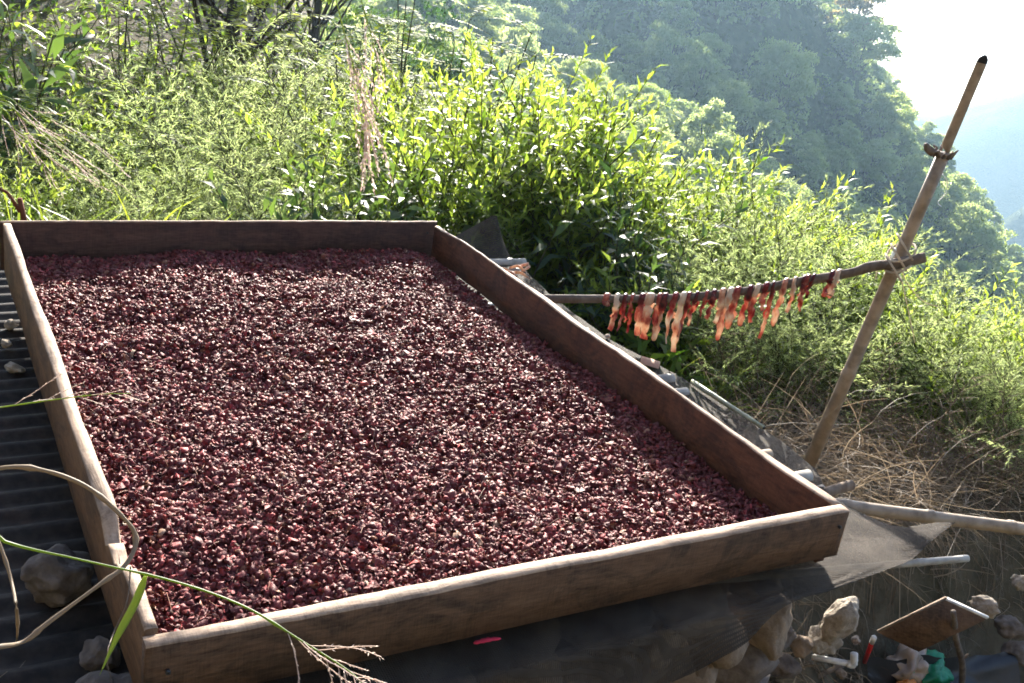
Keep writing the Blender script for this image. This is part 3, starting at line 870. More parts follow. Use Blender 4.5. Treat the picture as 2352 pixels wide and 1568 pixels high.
# ------------------------------------------------------------------ meat strips
# native px x at the pole, length px (D units, below the pole), width mm, tint top, tint bottom, words
def nx3(cx): return (2200 + cx / 2.94) / 1.694
def nx4(cx): return (2900 + cx / 2.94) / 1.694
strips = [
    (nx3(470), 14, 16, .50, .55, 'tiny scrap of red meat at the left end of the pole'),
    (nx3(590), 70, 13, .98, .5, 'white fat strip turning red below, first long one from the left'),
    (nx3(680), 72, 11, .08, .45, 'dark strip with orange tip right of the first white strip'),
    (nx3(765), 78, 8, .42, .30, 'thin twisted red strip left of the widest strip'),
    (nx3(880), 84, 17, .12, .60, 'dark edged strip overlapping the widest orange strip'),
    (nx3(965), 92, 24, .82, .55, 'widest strip, broad orange meat with pale top'),
    (nx3(1075), 92, 12, .40, .35, 'narrow red strip just right of the widest strip'),
    (nx3(1135), 96, 14, .12, .68, 'dark topped strip with glowing orange lower half'),
    (nx3(1255), 104, 14, .30, .72, 'long orange strip left of the longest white topped one'),
    (nx3(1350), 126, 16, 1.0, .70, 'longest strip, thick white fat on top and orange tail'),
    (nx3(1410), 90, 10, .30, .35, 'dark red strip tucked behind the longest strip'),
    (nx3(1500), 66, 9, .05, .55, 'blackish strip with a pale curled end mid pole'),
    (nx3(1615), 50, 8, .35, .3, 'short dark strip bunched on top of the pole'),
    (nx3(1695), 52, 12, .10, .38, 'short bright red strip with a dark loop'),
    (nx3(1795), 66, 15, .72, .70, 'pale orange strip left of the second white loop'),
    (nx3(1885), 108, 15, 1.0, .55, 'long strip hanging from the second wide white loop'),
    (nx3(1965), 84, 16, .38, .62, 'orange strip right of the second white loop'),
    (nx3(2110), 80, 13, .12, .45, 'dark topped red strip right of the orange group'),
    (nx4(140), 76, 13, .95, .30, 'red strip with a small white loop'),
    (nx4(235), 52, 14, .22, .50, 'short broad red strip beside the small white loop'),
    (nx4(315), 118, 8, .06, .55, 'thin dark strip drawn out into a long pale tail'),
    (nx4(455), 94, 13, .62, .62, 'ragged orange strip hanging alone mid right'),
    (nx4(560), 66, 9, .85, .60, 'slender pale strip right of the ragged orange one'),
    (nx4(665), 46, 8, .10, .38, 'short dark red strip, first of the last five'),
    (nx4(710), 70, 10, .36, .40, 'crinkled red strip with a dark end'),
    (nx4(775), 40, 8, .05, .15, 'short blackish strip right of the crinkled red one'),
    (nx4(990), 44, 12, .10, .28, 'dark red knot of meat near the post'),
    (nx4(1060), 50, 13, .85, .68, 'glowing orange strip nearest the post'),
]
bpx = np.array([[*((lambda q: (CX + FPX * q[0] / q[2], CY + FPX * q[1] / q[2], q[2]))(RM.T @ (p - CAM)))] for p in bar])
for si, (sxp, ln, wmm, t0, t1, lab) in enumerate(strips):
    f = np.interp(sxp, bpx[:, 0], np.arange(60)); k0 = int(min(58, f)); w = f - k0
    c = bar[k0] * (1 - w) + bar[k0 + 1] * w; rr = rb[k0] + .004
    ax_ = norm(bar[min(59, k0 + 1)] - bar[k0]); toc = norm(CAM - c); toc = norm(toc - ax_ * (toc @ ax_)); toc[2] *= .3; toc = norm(toc)
    upv = np.array([0, 0, 1.0])
    depth = bpx[k0][2]
    Lf = ln * depth / FPX / .95 * 1.0
    Lb = Lf * rng.uniform(.35, .9) if Lf > .03 else Lf * .5
    pts = []; wid = []; tin = []; wv = []
    rs = np.random.default_rng(100 + si)
    nseg = 14
    for u in np.linspace(1, 0, 9)[:-1]:
        pts.append(c - toc * rr * (1 + .3 * u) + ax_ * (.006 * math.sin(u * 6 + si) + .012 * u * rs.normal(0, .5)) - upv * Lb * u); wid.append(.8 * (1 - .45 * u ** 2)); tin.append(t0 + (t1 - t0) * u); wv.append(ax_)
    for a in np.linspace(np.pi, 0, 8):
        pts.append(c + toc * rr * math.cos(a) + upv * rr * math.sin(a)); wid.append(.85); tin.append(t0); wv.append(ax_)
    ph = rs.uniform(0, 6); tw = rs.normal(0, .6)
    for u in np.linspace(0, 1, nseg)[1:]:
        pts.append(c + toc * (rr + .004 * math.sin(u * 8 + ph)) + ax_ * (.0035 * math.sin(u * 5 + ph) - .0035 * math.sin(ph) + .002 * math.sin(u * 17 + ph)) - upv * Lf * u)
        wd = (1 + .18 * math.sin(u * 9 + ph) + .16 * math.sin(u * 27 + ph * 2) + rs.normal(0, .12)) * (1 - .25 * u ** 6)
        wid.append(max(.28, wd)); 
        tin.append(t0 + (t1 - t0) * float(sstep(.05, .5, u)) + .16 * math.sin(u * 13 + ph * 3))
        wv.append(norm(ax_ * math.cos(tw * u) + toc * math.sin(tw * u)))
    mb = MB(); mb.tube(np.array(pts) - c, np.array(wid) * wmm * .0005 * 1.4, 8, np.clip(np.array(tin), .02, .98), np.array(wv), .3)
    o = obj('meat_strip', mb.mesh('meat_strip', MAT['meat'])); o.location = tuple(c)
    tag(o, lab, 'meat', 'meat strips drying on the pole')
# scrap of dry leaf dangling on a thread
t = thing('dangling_scrap', ray_t(nx4(985), (850 + 880 / 2.94) / 1.694, 3.2), 'brown leaf scrap dangling on a thread below the pole near the post', 'scrap')
mb = MB(); mb.tube([(0, 0, .0), (0, 0, .06)], .0008, 4); obj('thread', mb.mesh('thread', MAT['twine']), t)
mb = MB(); mb.tube([(-.02, 0, .004), (0, 0, 0), (.02, .004, -.008)], [.003, .006, .003], 6, flat=.4); obj('leaf', mb.mesh('leaf', MAT['stick']), t)

# meat lying on the net
mpos = P(1200, 640, -.15)
t = thing('meat_scraps', mpos, 'small heap of reddish meat scraps lying on the net behind the tray', 'meat')
for k in range(6):
    e = rng.normal(0, 1, 3) * [.03, .03, .004]
    d = rng.uniform(0, 3); l = rng.uniform(.03, .06)
    mb = MB(); q = e + [0, 0, .012 + .006 * k]
    mb.tube(spline([q, q + [l * math.cos(d), l * math.sin(d), .008], q + [1.7 * l * math.cos(d + .4), 1.7 * l * math.sin(d + .4), -.004]], 9), [.003, .005, .006, .006, .006, .006, .005, .005, .002], 8, rng.uniform(.55, .75), (0, 0, 1), .5)
    obj('scrap', mb.mesh('scrap', MAT['meat']), t)
# clay shard and stone on the net edge
o = obj('clay_shard', None) if False else None
mb = MB(); cs = P(1490, 838, -.165)
a = np.linspace(-1.1, 1.1, 12); rows = []
for q in np.linspace(-.03, .03, 7):
    rows.append(np.stack([np.sin(a) * .045, np.full(12, q), np.cos(a) * .03], -1))
V = np.concatenate(rows); i = np.arange(6)[:, None] * 12; j = np.arange(11)[None, :]
F = np.stack([i + j, i + j + 1, i + 13 + j, i + 12 + j], -1).reshape(-1, 4)
V2 = V * .88
o = obj('clay_shard', mesh_np('clay_shard', np.vstack([V, V2]), np.vstack([F, F[:, ::-1] + len(V)]), MAT['clay'])); o.location = tuple(cs + [0, 0, -.01]); o.rotation_euler = (.1, .2, .9)
tag(o, 'curved clay shard lying on the net beside the tray', 'shard')
for k in range(7):
    pt = P(*[(1362, 741), (1345, 752), (1390, 770), (1470, 862), (1400, 775), (1330, 745), (1540, 870)][k], -.158)
for k, (px, lab) in enumerate([((1445, 838), 'pale chip of stone left of the clay shard'), ((1395, 772), 'tiny pale chip on the net near the tray middle')]):
    rock('pebble', P(*px, -.155), (.014, .010, .008), 'pale_stone', 90 + k, lab, k, cat='pebble', group='chips on the net')

# black hose on the slope
t0_ = np.array([P(1690, 862, -.75), P(1760, 853, -.75), P(1830, 858, -.78)])
mb = MB(); mb.tube(spline(t0_, 12) - t0_[0], .009, 8)
o = obj('water_hose', mb.mesh('water_hose', MAT['blackhose'])); o.location = tuple(t0_[0]); tag(o, 'piece of black hose among the weeds right of the meat', 'hose')

# fallen peels on the hanging net, red scrap under the front plank
for k, px in enumerate([(1488, 1443), (1516, 1440), (1442, 1478), (1450, 1492), (1540, 1438)]):
    q = P(*px, -.215)
    mb = MB(); mb.tube(spline([(-.012, 0, .004), (0, -.002, .009), (.012, 0, 0)], 7), [.002, .005, .006, .006, .005, .004, .001], 6, .8, flat=.4)
    o = obj('husk_piece', mb.mesh('husk_piece', MAT['plume'])); o.location = tuple(q + [0, -.012, 0]); o.rotation_euler = (.4, k * .5, k * 1.3)
    tag(o, ['leftmost of the top row of peels caught on the dark net', 'middle peel of the top row caught on the dark net', 'upper of the two low peels caught on the dark net', 'lowest peel caught on the dark net below the front plank', 'rightmost peel caught on the dark net below the front plank'][k], 'peel', 'fallen peels on the net')
mb = MB(); r0 = P(1088, 1477, -.116); r1 = P(1150, 1466, -.116)
mb.tube(spline([(0, 0, 0), (r1 - r0) * .5 + [0, 0, .002], r1 - r0], 10), [.002, .005, .004, .006, .005, .006, .004, .005, .004, .002], 7, flat=.5)
o = obj('cloth_scrap', mb.mesh('cloth_scrap', MAT['redcloth'])); o.location = tuple(r0 + [0, .0, 0]); tag(o, 'bright red cloth scrap pinched under the front plank', 'cloth')

# ------------------------------------------------------------------ the pit at the lower right
c1 = P(2018, 1453, -.63); c0_ = P(2110, 1497, -.645); c2 = P(2170, 1378, -.485)
eu = c0_ - c1; ev = c2 - c1; nv_ = norm(np.cross(eu, ev)); nv_ = nv_ if nv_ @ (CAM - c1) < 0 else -nv_
board = thing('propped_board', c1, 'small square brown board propped up on a stick over the pit', 'board')
def slab(o, u, v, nrm, t):
    c = [o, o + u, o + u + v, o + v]; c = c + [q + nrm * t for q in c]
    return np.array(c), np.array([[0, 3, 2, 1], [4, 5, 6, 7], [0, 1, 5, 4], [1, 2, 6, 5], [2, 3, 7, 6], [3, 0, 4, 7]])
V, F = slab(np.zeros(3), eu, ev, nv_, .007); obj('panel', mesh_np('panel', V, F, MAT['wood_out'], smooth=False), board)
V, F = slab(ev * 1.003, eu, ev * .035, nv_, .016); obj('edge_strip', mesh_np('edge_strip', V, F, MAT['white'], smooth=False), board)['label'] = 'top edge painted pale as if sunlit'  # white strip paints the sun's brightness onto the board's upper edge
V, F = slab(-eu * .045, eu * .042, ev * 1.038, nv_, .016); obj('edge_strip', mesh_np('edge_strip', V, F, MAT['stick'], smooth=False), board)

s0 = P(2190, 1405, -.475); s1 = P(2216, 1590, -.93)
t = thing('prop_stick', s1, 'thin grey stick holding up the small board', 'stick')
mb = MB(); mb.tube(spline([(0, 0, -.05), (s0 - s1) * .35 + [.006, 0, 0], (s0 - s1) * .7 + [-.005, 0, 0], s0 - s1], 14), np.linspace(.010, .008, 14) + rng.normal(0, .0006, 14), 8); obj('stem', mb.mesh('stem', MAT['branch']), t)
mb = MB(); q = (s0 - s1) * .45; mb.tube([q, q + [.012, -.006, .01], q + [.018, -.008, .02]], [.006, .005, .002], 6); obj('knot', mb.mesh('knot', MAT['stick']), t)

t = thing('plastic_sack', P(2105, 1560, -.95), 'crumpled sack with green plastic in the dark pit under the board', 'sack')
def blob(name, size, loc, mat, seed, parent):
    me = rock_mesh(name, size, mat, seed, 4, .55); me.polygons.foreach_set('use_smooth', np.ones(len(me.polygons), bool))
    o = obj(name, me, parent); o.location = loc; return o
blob('sack_body', (.10, .075, .075), (-.03, .02, .03), 'clearbag', 301, t)
blob('green_liner', (.075, .05, .06), (.035, -.02, .035), 'greenbag', 305, t)
blob('orange_corner', (.035, .03, .025), (-.09, -.03, .02), 'orange', 307, t)
r0 = P(2008, 1462, -.62); r1 = P(1986, 1520, -.80)
t = thing('red_handle', r1, 'red handle with white end leaning beside the board', 'handle')
mb = MB(); mb.tube([(0, 0, 0), (r0 - r1) * .78], .0065, 10); obj('grip', mb.mesh('grip', MAT['red']), t)
mb = MB(); mb.tube([(r0 - r1) * .78, (r0 - r1) * .96, r0 - r1], [.007, .008, .005], 10); obj('white_end', mb.mesh('white_end', MAT['white']), t)
q0 = P(1865, 1508, -.72); q1 = P(1950, 1524, -.70); q2 = P(1962, 1500, -.665)
t = thing('bent_pipe', q0, 'bent white pipe elbow lying below the pale stones', 'pipe')
mb = MB(); mb.tube([(0, 0, 0), q1 - q0], .0085, 10); obj('straight_run', mb.mesh('straight_run', MAT['white']), t)
mb = MB(); mb.tube(spline([(q1 - q0) * .96, q1 - q0 + norm(q1 - q0) * .012, q2 - q0], 8), .0105, 10); obj('elbow', mb.mesh('elbow', MAT['white']), t)
rock('clay_pot_rim', P(2345, 1335, -.62), (.035, .03, .03), 'pale_stone', 404, 'orange tinted pale stone at the right edge of the photo', .4)
for k, (px, zv, sz, mt, lab) in enumerate([
        ((1800, 1455), -.62, .05, 'stone', 'dark stone at the wall corner left of the sunlit stones'), ((1842, 1480), -.66, .045, 'tan_stone', 'tan stone between the wall and the sunlit stones'),
        ((1790, 1530), -.72, .06, 'stone', 'dark stone above the lower border left of the bent pipe'),
        ((1965, 1470), -.74, .018, 'pale_stone', 'small pale pebble right of the largest sunlit stone'), ((1930, 1545), -.77, .022, 'tan_stone', 'small stone below the pipe elbow'),
        ((2320, 1440), -.80, .05, 'stone', 'dark stone on the right wall of the pit'),
        ((2335, 1500), -.9, .06, 'stone', 'dark stone low on the right wall of the pit')]):
    rock('stone', P(*px, zv), (sz, sz * .75, sz * .7), mt, 501 + k * 3, lab, k * 1.1, .2)
w0 = P(1870, 1560, -.78); 
t = thing('fallen_stick', w0, 'short pale stick lying on dry grass at the bottom edge', 'stick')
mb = MB(); e = P(1935, 1528, -.76) - w0; mb.tube(spline([(0, 0, 0), e * .5 + [0, 0, .004], e], 8), .007, 7); obj('stem', mb.mesh('stem', MAT['stick']), t)
# black tarp lining the pit
gx, gy = np.meshgrid(np.linspace(0, 1, 16), np.linspace(0, 1, 12))
t00 = P(2000, 1490, -.80); t10 = P(2330, 1478, -.86); t01 = P(1975, 1660, -1.06); t11 = P(2360, 1660, -1.06)
V = ((1 - gx) * (1 - gy))[..., None] * t00 + (gx * (1 - gy))[..., None] * t10 + ((1 - gx) * gy)[..., None] * t01 + (gx * gy)[..., None] * t11
V[..., 2] += fbm(gx * 5, gy * 5, 3) * .05 - .05 * np.sin(gx * np.pi)
i = np.arange(11)[:, None] * 16; j = np.arange(15)[None, :]
F = np.stack([i + j, i + j + 1, i + 17 + j, i + 16 + j], -1).reshape(-1, 4)
tag(obj('black_tarp', mesh_np('black_tarp', V.reshape(-1, 3), F, MAT['blackhose'])), 'black plastic sheet lining the pit under the small board', 'tarp')

# ------------------------------------------------------------------ plants: prototypes
def rot_about(v, axis, ang):
    axis = norm(axis); c, s_ = math.cos(ang), math.sin(ang)
    return v * c + np.cross(axis, v) * s_ + axis * (axis @ v) * (1 - c)
def curve_up(p, d, L, n, bendv, g):
    """path from p along d, bending by bendv each unit"""
    pts = [np.array(p, float)]; d = norm(d); st = L / (n - 1)
    for k in range(n - 1):
        d = norm(d + bendv * st + g.normal(0, .06, 3)); pts.append(pts[-1] + d * st)
    return np.array(pts)

def proto(name, builder, mats, seed, part_names):
    """hidden-free prototype: returns dict name -> mesh"""
    g = np.random.default_rng(seed)
    ms = builder(g)
    return [(pn, mb.mesh(pn, MAT[mt])) for (pn, mb, mt) in zip(part_names, ms, mats)]

def lance_shrub(g, shoots=42, H=1.0, spread=.55, leafL=.085, leafW=.02, dens=1.0, twigs=4):
    st = MB(); lf = MB()
    B, D, N, Ls, T_ = [], [], [], [], []
    for k in range(shoots):
        az = g.uniform(0, 2 * np.pi); tl = abs(g.normal(0, spread)) + .08
        d = np.array([math.cos(az) * math.sin(tl), math.sin(az) * math.sin(tl), math.cos(tl)])
        L = H * g.uniform(.6, 1.1)
        pts = curve_up([g.normal(0, .06), g.normal(0, .06), 0], d, L, 8, np.array([0, 0, .08]), g)
        st.tube(pts, np.linspace(.007, .002, 8), 4, cap=False)
        paths = [(pts[4:], .55)]
        for q in range(twigs):
            i0 = g.integers(2, 7)
            dd = norm(pts[min(7, i0 + 1)] - pts[i0]); a2 = g.uniform(0, 6.28)
            dd = norm(dd + .8 * np.array([math.cos(a2), math.sin(a2), .25]))
            tp = curve_up(pts[i0], dd, L * g.uniform(.2, .40), 6, np.array([0, 0, .6]), g)
            st.tube(tp, np.linspace(.0035, .001, 6), 3, cap=False); paths.append((tp, 0))
        for tp, _ in paths:
            seg = np.linalg.norm(np.diff(tp, axis=0), axis=1).sum(); n = max(4, int(seg / .021 * dens))
            u = np.linspace(.05, 1, n) * (len(tp) - 1)
            for q, uu in enumerate(u):
                i0 = min(int(uu), len(tp) - 2); f = uu - i0
                p = tp[i0] * (1 - f) + tp[i0 + 1] * f; ax = norm(tp[i0 + 1] - tp[i0])
                ph = q * 2.4 + g.normal(0, .3)
                ref = norm(np.cross(ax, [.3, .7, .2])); s2 = np.cross(ax, ref)
                o = ref * math.cos(ph) + s2 * math.sin(ph)
                fr = q / n
                B.append(p); D.append(norm(o * (1.0 - .45 * fr) + ax * (.45 + .5 * fr) + g.normal(0, .12, 3)))
                N.append(norm(ax * 1.0 - o * .25 + np.array([0, 0, .3])))
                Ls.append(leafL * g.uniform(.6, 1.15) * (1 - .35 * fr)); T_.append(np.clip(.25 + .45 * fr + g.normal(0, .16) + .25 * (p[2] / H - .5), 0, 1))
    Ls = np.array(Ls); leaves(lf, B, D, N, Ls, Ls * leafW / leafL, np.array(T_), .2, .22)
    return st, lf

def feather_shrub(g, stems=28, H=1.1, spread=.35, br=22, lfn=32, L0=.028, W0=.0032):
    st = MB(); lf = MB(); B, D, N, Ls, T_ = [], [], [], [], []
    for k in range(stems):
        az = g.uniform(0, 6.28); tl = abs(g.normal(0, spread)) + .05
        d = np.array([math.cos(az) * math.sin(tl), math.sin(az) * math.sin(tl), math.cos(tl)])
        L = H * g.uniform(.55, 1.1)
        pts = curve_up([g.normal(0, .1), g.normal(0, .1), 0], d, L, 9, np.array([math.cos(az), math.sin(az), -.3]) * .35, g)
        st.tube(pts, np.linspace(.005, .0012, 9), 4, cap=False)
        for q in range(br):
            f = .25 + .75 * q / br; uu = f * 8; i0 = min(7, int(uu)); p = pts[i0] + (pts[i0 + 1] - pts[i0]) * (uu - i0)
            a2 = q * 2.4 + g.normal(0, .4); ax = norm(pts[i0 + 1] - pts[i0])
            dd = norm(ax * .9 + np.array([math.cos(a2), math.sin(a2), .15]))
            bl = L * .34 * (1.15 - f * .75) * g.uniform(.7, 1.2)
            tp = curve_up(p, dd, bl, 5, np.array([0, 0, -1.2]) + .6 * np.array([math.cos(a2), math.sin(a2), 0]), g)
            st.tube(tp, np.linspace(.0018, .0007, 5), 3, cap=False)
            u = np.linspace(.1, 1, lfn) * 4
            i1 = np.minimum(u.astype(int), 3); ff = (u - i1)[:, None]
            pp = tp[i1] * (1 - ff) + tp[i1 + 1] * ff
            B.append(pp); D.append(norm(g.normal(0, .42, (lfn, 3)) + norm(tp[i1 + 1] - tp[i1]) * 1.1 + np.array([0, 0, -.2]))); N.append(norm(g.normal(0, 1, (lfn, 3)) + [0, 0, .6]))
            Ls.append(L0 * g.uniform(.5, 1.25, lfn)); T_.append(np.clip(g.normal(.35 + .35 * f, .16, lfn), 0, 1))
    Ls = np.concatenate(Ls)
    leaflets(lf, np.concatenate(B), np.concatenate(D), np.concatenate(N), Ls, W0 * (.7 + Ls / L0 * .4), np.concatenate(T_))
    return st, lf

def pinnate_shrub(g, stems=16, H=1.2, spread=.6, fronds=9, pairs=13, fl=.26, ll=.045, lw=.015):
    st = MB(); lf = MB(); B, D, N, Ls, T_ = [], [], [], [], []
    for k in range(stems):
        az = g.uniform(0, 6.28); tl = abs(g.normal(0, spread)) + .1
        d = np.array([math.cos(az) * math.sin(tl), math.sin(az) * math.sin(tl), math.cos(tl)]); L = H * g.uniform(.55, 1.1)
        pts = curve_up([g.normal(0, .05), g.normal(0, .05), 0], d, L, 8, np.array([0, 0, .4]), g)
        st.tube(pts, np.linspace(.009, .002, 8), 4, cap=False)
        for q in range(fronds):
            uu = (.3 + .7 * q / (fronds - 1)) * 7; i0 = min(6, int(uu)); p = pts[i0] + (pts[i0 + 1] - pts[i0]) * (uu - i0)
            a2 = q * 2.4 + g.normal(0, .4)
            tp = curve_up(p, np.array([math.cos(a2), math.sin(a2), .45]), fl * g.uniform(.7, 1.2), 7, np.array([0, 0, -2.2]), g)
            st.tube(tp, np.linspace(.0016, .0006, 7), 3, cap=False)
            u = np.linspace(.12, 1, pairs) * 6; i1 = np.minimum(u.astype(int), 5); ff = (u - i1)[:, None]
            pp = tp[i1] * (1 - ff) + tp[i1 + 1] * ff; ax = norm(tp[i1 + 1] - tp[i1])
            sd = norm(np.cross(ax, [0, 0, 1.0]))
            upn = norm(np.cross(sd, ax))
            sc = np.sin(np.linspace(.35, 2.7, pairs))
            for sgn in (-1, 1):
                B.append(pp); D.append(norm(sd * sgn + ax * .35 - upn * .12 + g.normal(0, .08, (pairs, 3)))); N.append(upn + g.normal(0, .15, (pairs, 3)))
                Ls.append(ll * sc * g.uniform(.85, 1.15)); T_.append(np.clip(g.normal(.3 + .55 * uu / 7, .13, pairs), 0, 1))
    Ls = np.concatenate(Ls)
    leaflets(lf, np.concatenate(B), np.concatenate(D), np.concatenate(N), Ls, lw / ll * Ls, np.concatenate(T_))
    return st, lf

def grass_clump(g, n=70, H=.5, w=.006, spread=.5):
    st = MB()
    for k in range(n):
        az = g.uniform(0, 6.28); tl = abs(g.normal(0, spread)) + .08; L = H * g.uniform(.5, 1.2)
        d = np.array([math.cos(az) * math.sin(tl), math.sin(az) * math.sin(tl), math.cos(tl)])
        pts = curve_up([g.normal(0, .05), g.normal(0, .05), 0], d, L, 7, np.array([math.cos(az), math.sin(az), -1.1]) * (.9 / H) * .6, g)
        sd = norm(np.cross(d, [0, 0, 1.0]) + g.normal(0, .3, 3))
        st.ribbon(pts, w * .5 * np.array([.6, 1, 1, .95, .8, .5, .05]) * g.uniform(.6, 1.3), sd, float(np.clip(g.normal(.5, .22), 0, 1)))
    return (st,)

def tree_crown(g, H=6.0, W=3.0, clumps=70, per=75, leaf=.30, trunk=True, low=.25, kind=0):
    st = MB(); lf = MB()
    tp = curve_up([0, 0, -.6], [g.normal(0, .08), g.normal(0, .08), 1], H * .8 + .6, 8, np.zeros(3), g)
    st.tube(tp, np.linspace(H * .028, H * .008, 8), 7, cap=False)
    cc = []
    while len(cc) < clumps:
        q = g.uniform(-1, 1, 3)
        rr = np.hypot(q[0], q[1]) ** 2 + q[2] ** 2
        if rr > 1: continue
        if rr < .25 and g.random() < .7: continue
        env = 1.0 if kind == 0 else (1 - .5 * max(0, q[2]))
        cc.append([q[0] * W * env, q[1] * W * env, H * (low + (1 - low) * (q[2] * .5 + .5))])
    cc = np.array(cc); cc += g.normal(0, W * .06, cc.shape)
    for k in range(0, clumps, 3):
        i0 = int(np.clip(cc[k][2] / H * 7 - 1.5, 1, 6)); m_ = (tp[i0] + cc[k]) / 2 + [0, 0, -.1 * W]
        st.tube(spline([tp[i0], m_, cc[k]], 5), np.linspace(H * .009, H * .002, 5), 4, cap=False)
    R = W * g.uniform(.20, .36, clumps)
    cen = np.repeat(cc, per, 0); rad_ = np.repeat(R, per)[:, None]
    dirs = norm(g.normal(0, 1, (clumps * per, 3))); dirs[:, 2] = np.abs(dirs[:, 2]) * .9 - .25
    pos = cen + dirs * rad_ * (g.random((clumps * per, 1)) ** .4) * np.array([1.15, 1.15, .75])
    ct = np.repeat(np.clip(g.normal(.4, .14, clumps), 0, 1), per)
    n = len(pos)
    N = norm(dirs + g.normal(0, .45, (n, 3)) + [0, 0, .15]); D = norm(np.cross(N, g.normal(0, 1, (n, 3))) + [0, 0, -.2])
    L = leaf * g.uniform(.6, 1.3, n)
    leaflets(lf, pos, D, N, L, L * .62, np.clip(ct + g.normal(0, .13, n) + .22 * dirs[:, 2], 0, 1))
    return st, lf

def make_thing(name, parts, loc, rz, scale, label, cat, group=None, tilt=(0, 0)):
    t = thing(name, loc, label, cat, group, rz); t.rotation_euler = (tilt[0], tilt[1], rz)
    t.scale = scale if isinstance(scale, tuple) else (scale,) * 3
    for pn, me in parts: obj(pn, me, t)
    return t

LANCE = [proto('lance', lambda g: lance_shrub(g, 50, 1.0, .66, .088, .023, 1.2, 6), ('twig', 'lime'), 20 + k, ('stems', 'foliage')) for k in range(3)]
BIGL = [proto('bigl', lambda g: lance_shrub(g, 16, 1.0, .5, .16, .042, .55, 2), ('twig', 'broad'), 30 + k, ('stems', 'foliage')) for k in range(2)]
FEATH = [proto('feath', lambda g: feather_shrub(g), ('twig', 'feather'), 40 + k, ('stems', 'foliage')) for k in range(3)]
PINN = [proto('pinn', lambda g: pinnate_shrub(g), ('twig', 'pinnate'), 50 + k, ('stems', 'foliage')) for k in range(3)]
GRASS = [proto('grass', lambda g: grass_clump(g, 80, .55, .011), ('grass',), 60 + k, ('blades',)) for k in range(2)]
MIDT = [proto('midt', lambda g: tree_crown(g, 4.2, 1.7, 60, 130, .11, low=.3), ('bark', 'pinnate'), 70, ('trunk', 'crown')),
        proto('midt', lambda g: tree_crown(g, 5.0, 1.9, 60, 130, .12, low=.35), ('bark', 'broad'), 71, ('trunk', 'crown'))]
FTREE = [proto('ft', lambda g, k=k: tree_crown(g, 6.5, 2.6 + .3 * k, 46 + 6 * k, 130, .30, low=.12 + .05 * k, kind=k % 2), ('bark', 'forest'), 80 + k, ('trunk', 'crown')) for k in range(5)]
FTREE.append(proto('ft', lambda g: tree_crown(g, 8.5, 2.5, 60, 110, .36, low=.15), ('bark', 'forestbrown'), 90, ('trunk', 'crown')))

def gz(x, y): return float(ground_z(x, y))

# ---- placed plants: (azimuth, distance, scale, kind, label)
def put(kind, protos, name, cat, group, lst):
    for k, (az, r, s_, lab) in enumerate(lst):
        if kind == 'lance': s_ = s_ * .79
        if az > 50.5 and kind == 'feath': s_ = s_ * .72
        p = AE(az, r, 0.0); p[2] = gz(p[0], p[1]) - .03
        g = np.random.default_rng(int(az * 100 + r * 10))
        sc = (s_ * g.uniform(.9, 1.1), s_ * g.uniform(.9, 1.1), s_)
        make_thing(name, protos[k % len(protos)], p, g.uniform(0, 6.28), sc, lab, cat, group, (g.normal(0, .06), g.normal(0, .06)))

put('lance', LANCE, 'lime_shrub', 'shrub', 'lime green shrubs behind the rack', [
    (25.0, 5.3, 1.45, 'tall lime green shrub with narrow leaves behind the far tray corner'),
    (28.5, 5.0, 1.50, 'bushy lime green shrub right of the hanging plume'),
    (31.5, 5.2, 1.62, 'bright lime shrub with upright leafy tips against the mountain'),
    (34.6, 5.4, 1.72, 'lime shrub with the tallest leafy shoot, above the meat pole start'),
    (33.0, 4.9, 1.15, 'low lime shrub directly behind the turned up net flap'),
    (37.0, 4.9, 1.12, 'lime shrub filling the gap above the left end of the pole'),
    (40.0, 5.4, 1.22, 'lime shrub behind the longest meat strip'),
    (42.8, 5.8, 1.32, 'lime shrub behind the middle of the meat pole'),
    (45.6, 6.2, 1.38, 'lime shrub whose yellow tips rise above the right half of the pole'),
    (48.2, 6.6, 1.3, 'rightmost lime shrub ending at the blue mountain shade'),
    (22.5, 6.2, 1.45, 'lime shrub left of the hanging plume'),
    (27.0, 6.8, 1.80, 'lime shrub crest behind the plume tips'),
])
put('bigl', BIGL, 'broad_leaf_plant', 'plant', 'dark broad leaved plants', [
    (19.5, 4.6, .85, 'dark plant with long broad leaves above the middle of the far plank'),
    (22.5, 4.8, .85, 'dark broad leaved plant left of the far tray corner'),
    (25.5, 4.7, .85, 'dark broad leaved plant over the far right tray corner'),
    (31.5, 4.75, 1.0, 'glossy broad leaved plant behind the net flap'),
    (35.8, 4.6, .9, 'glossy broad leaved plant beneath the left end of the pole'),
    (39.0, 4.3, .72, 'broad leaved plant hanging below the meat strips'),
    (4.6, 6.5, 1.75, 'dark large leaved plant in the top left corner'),
])
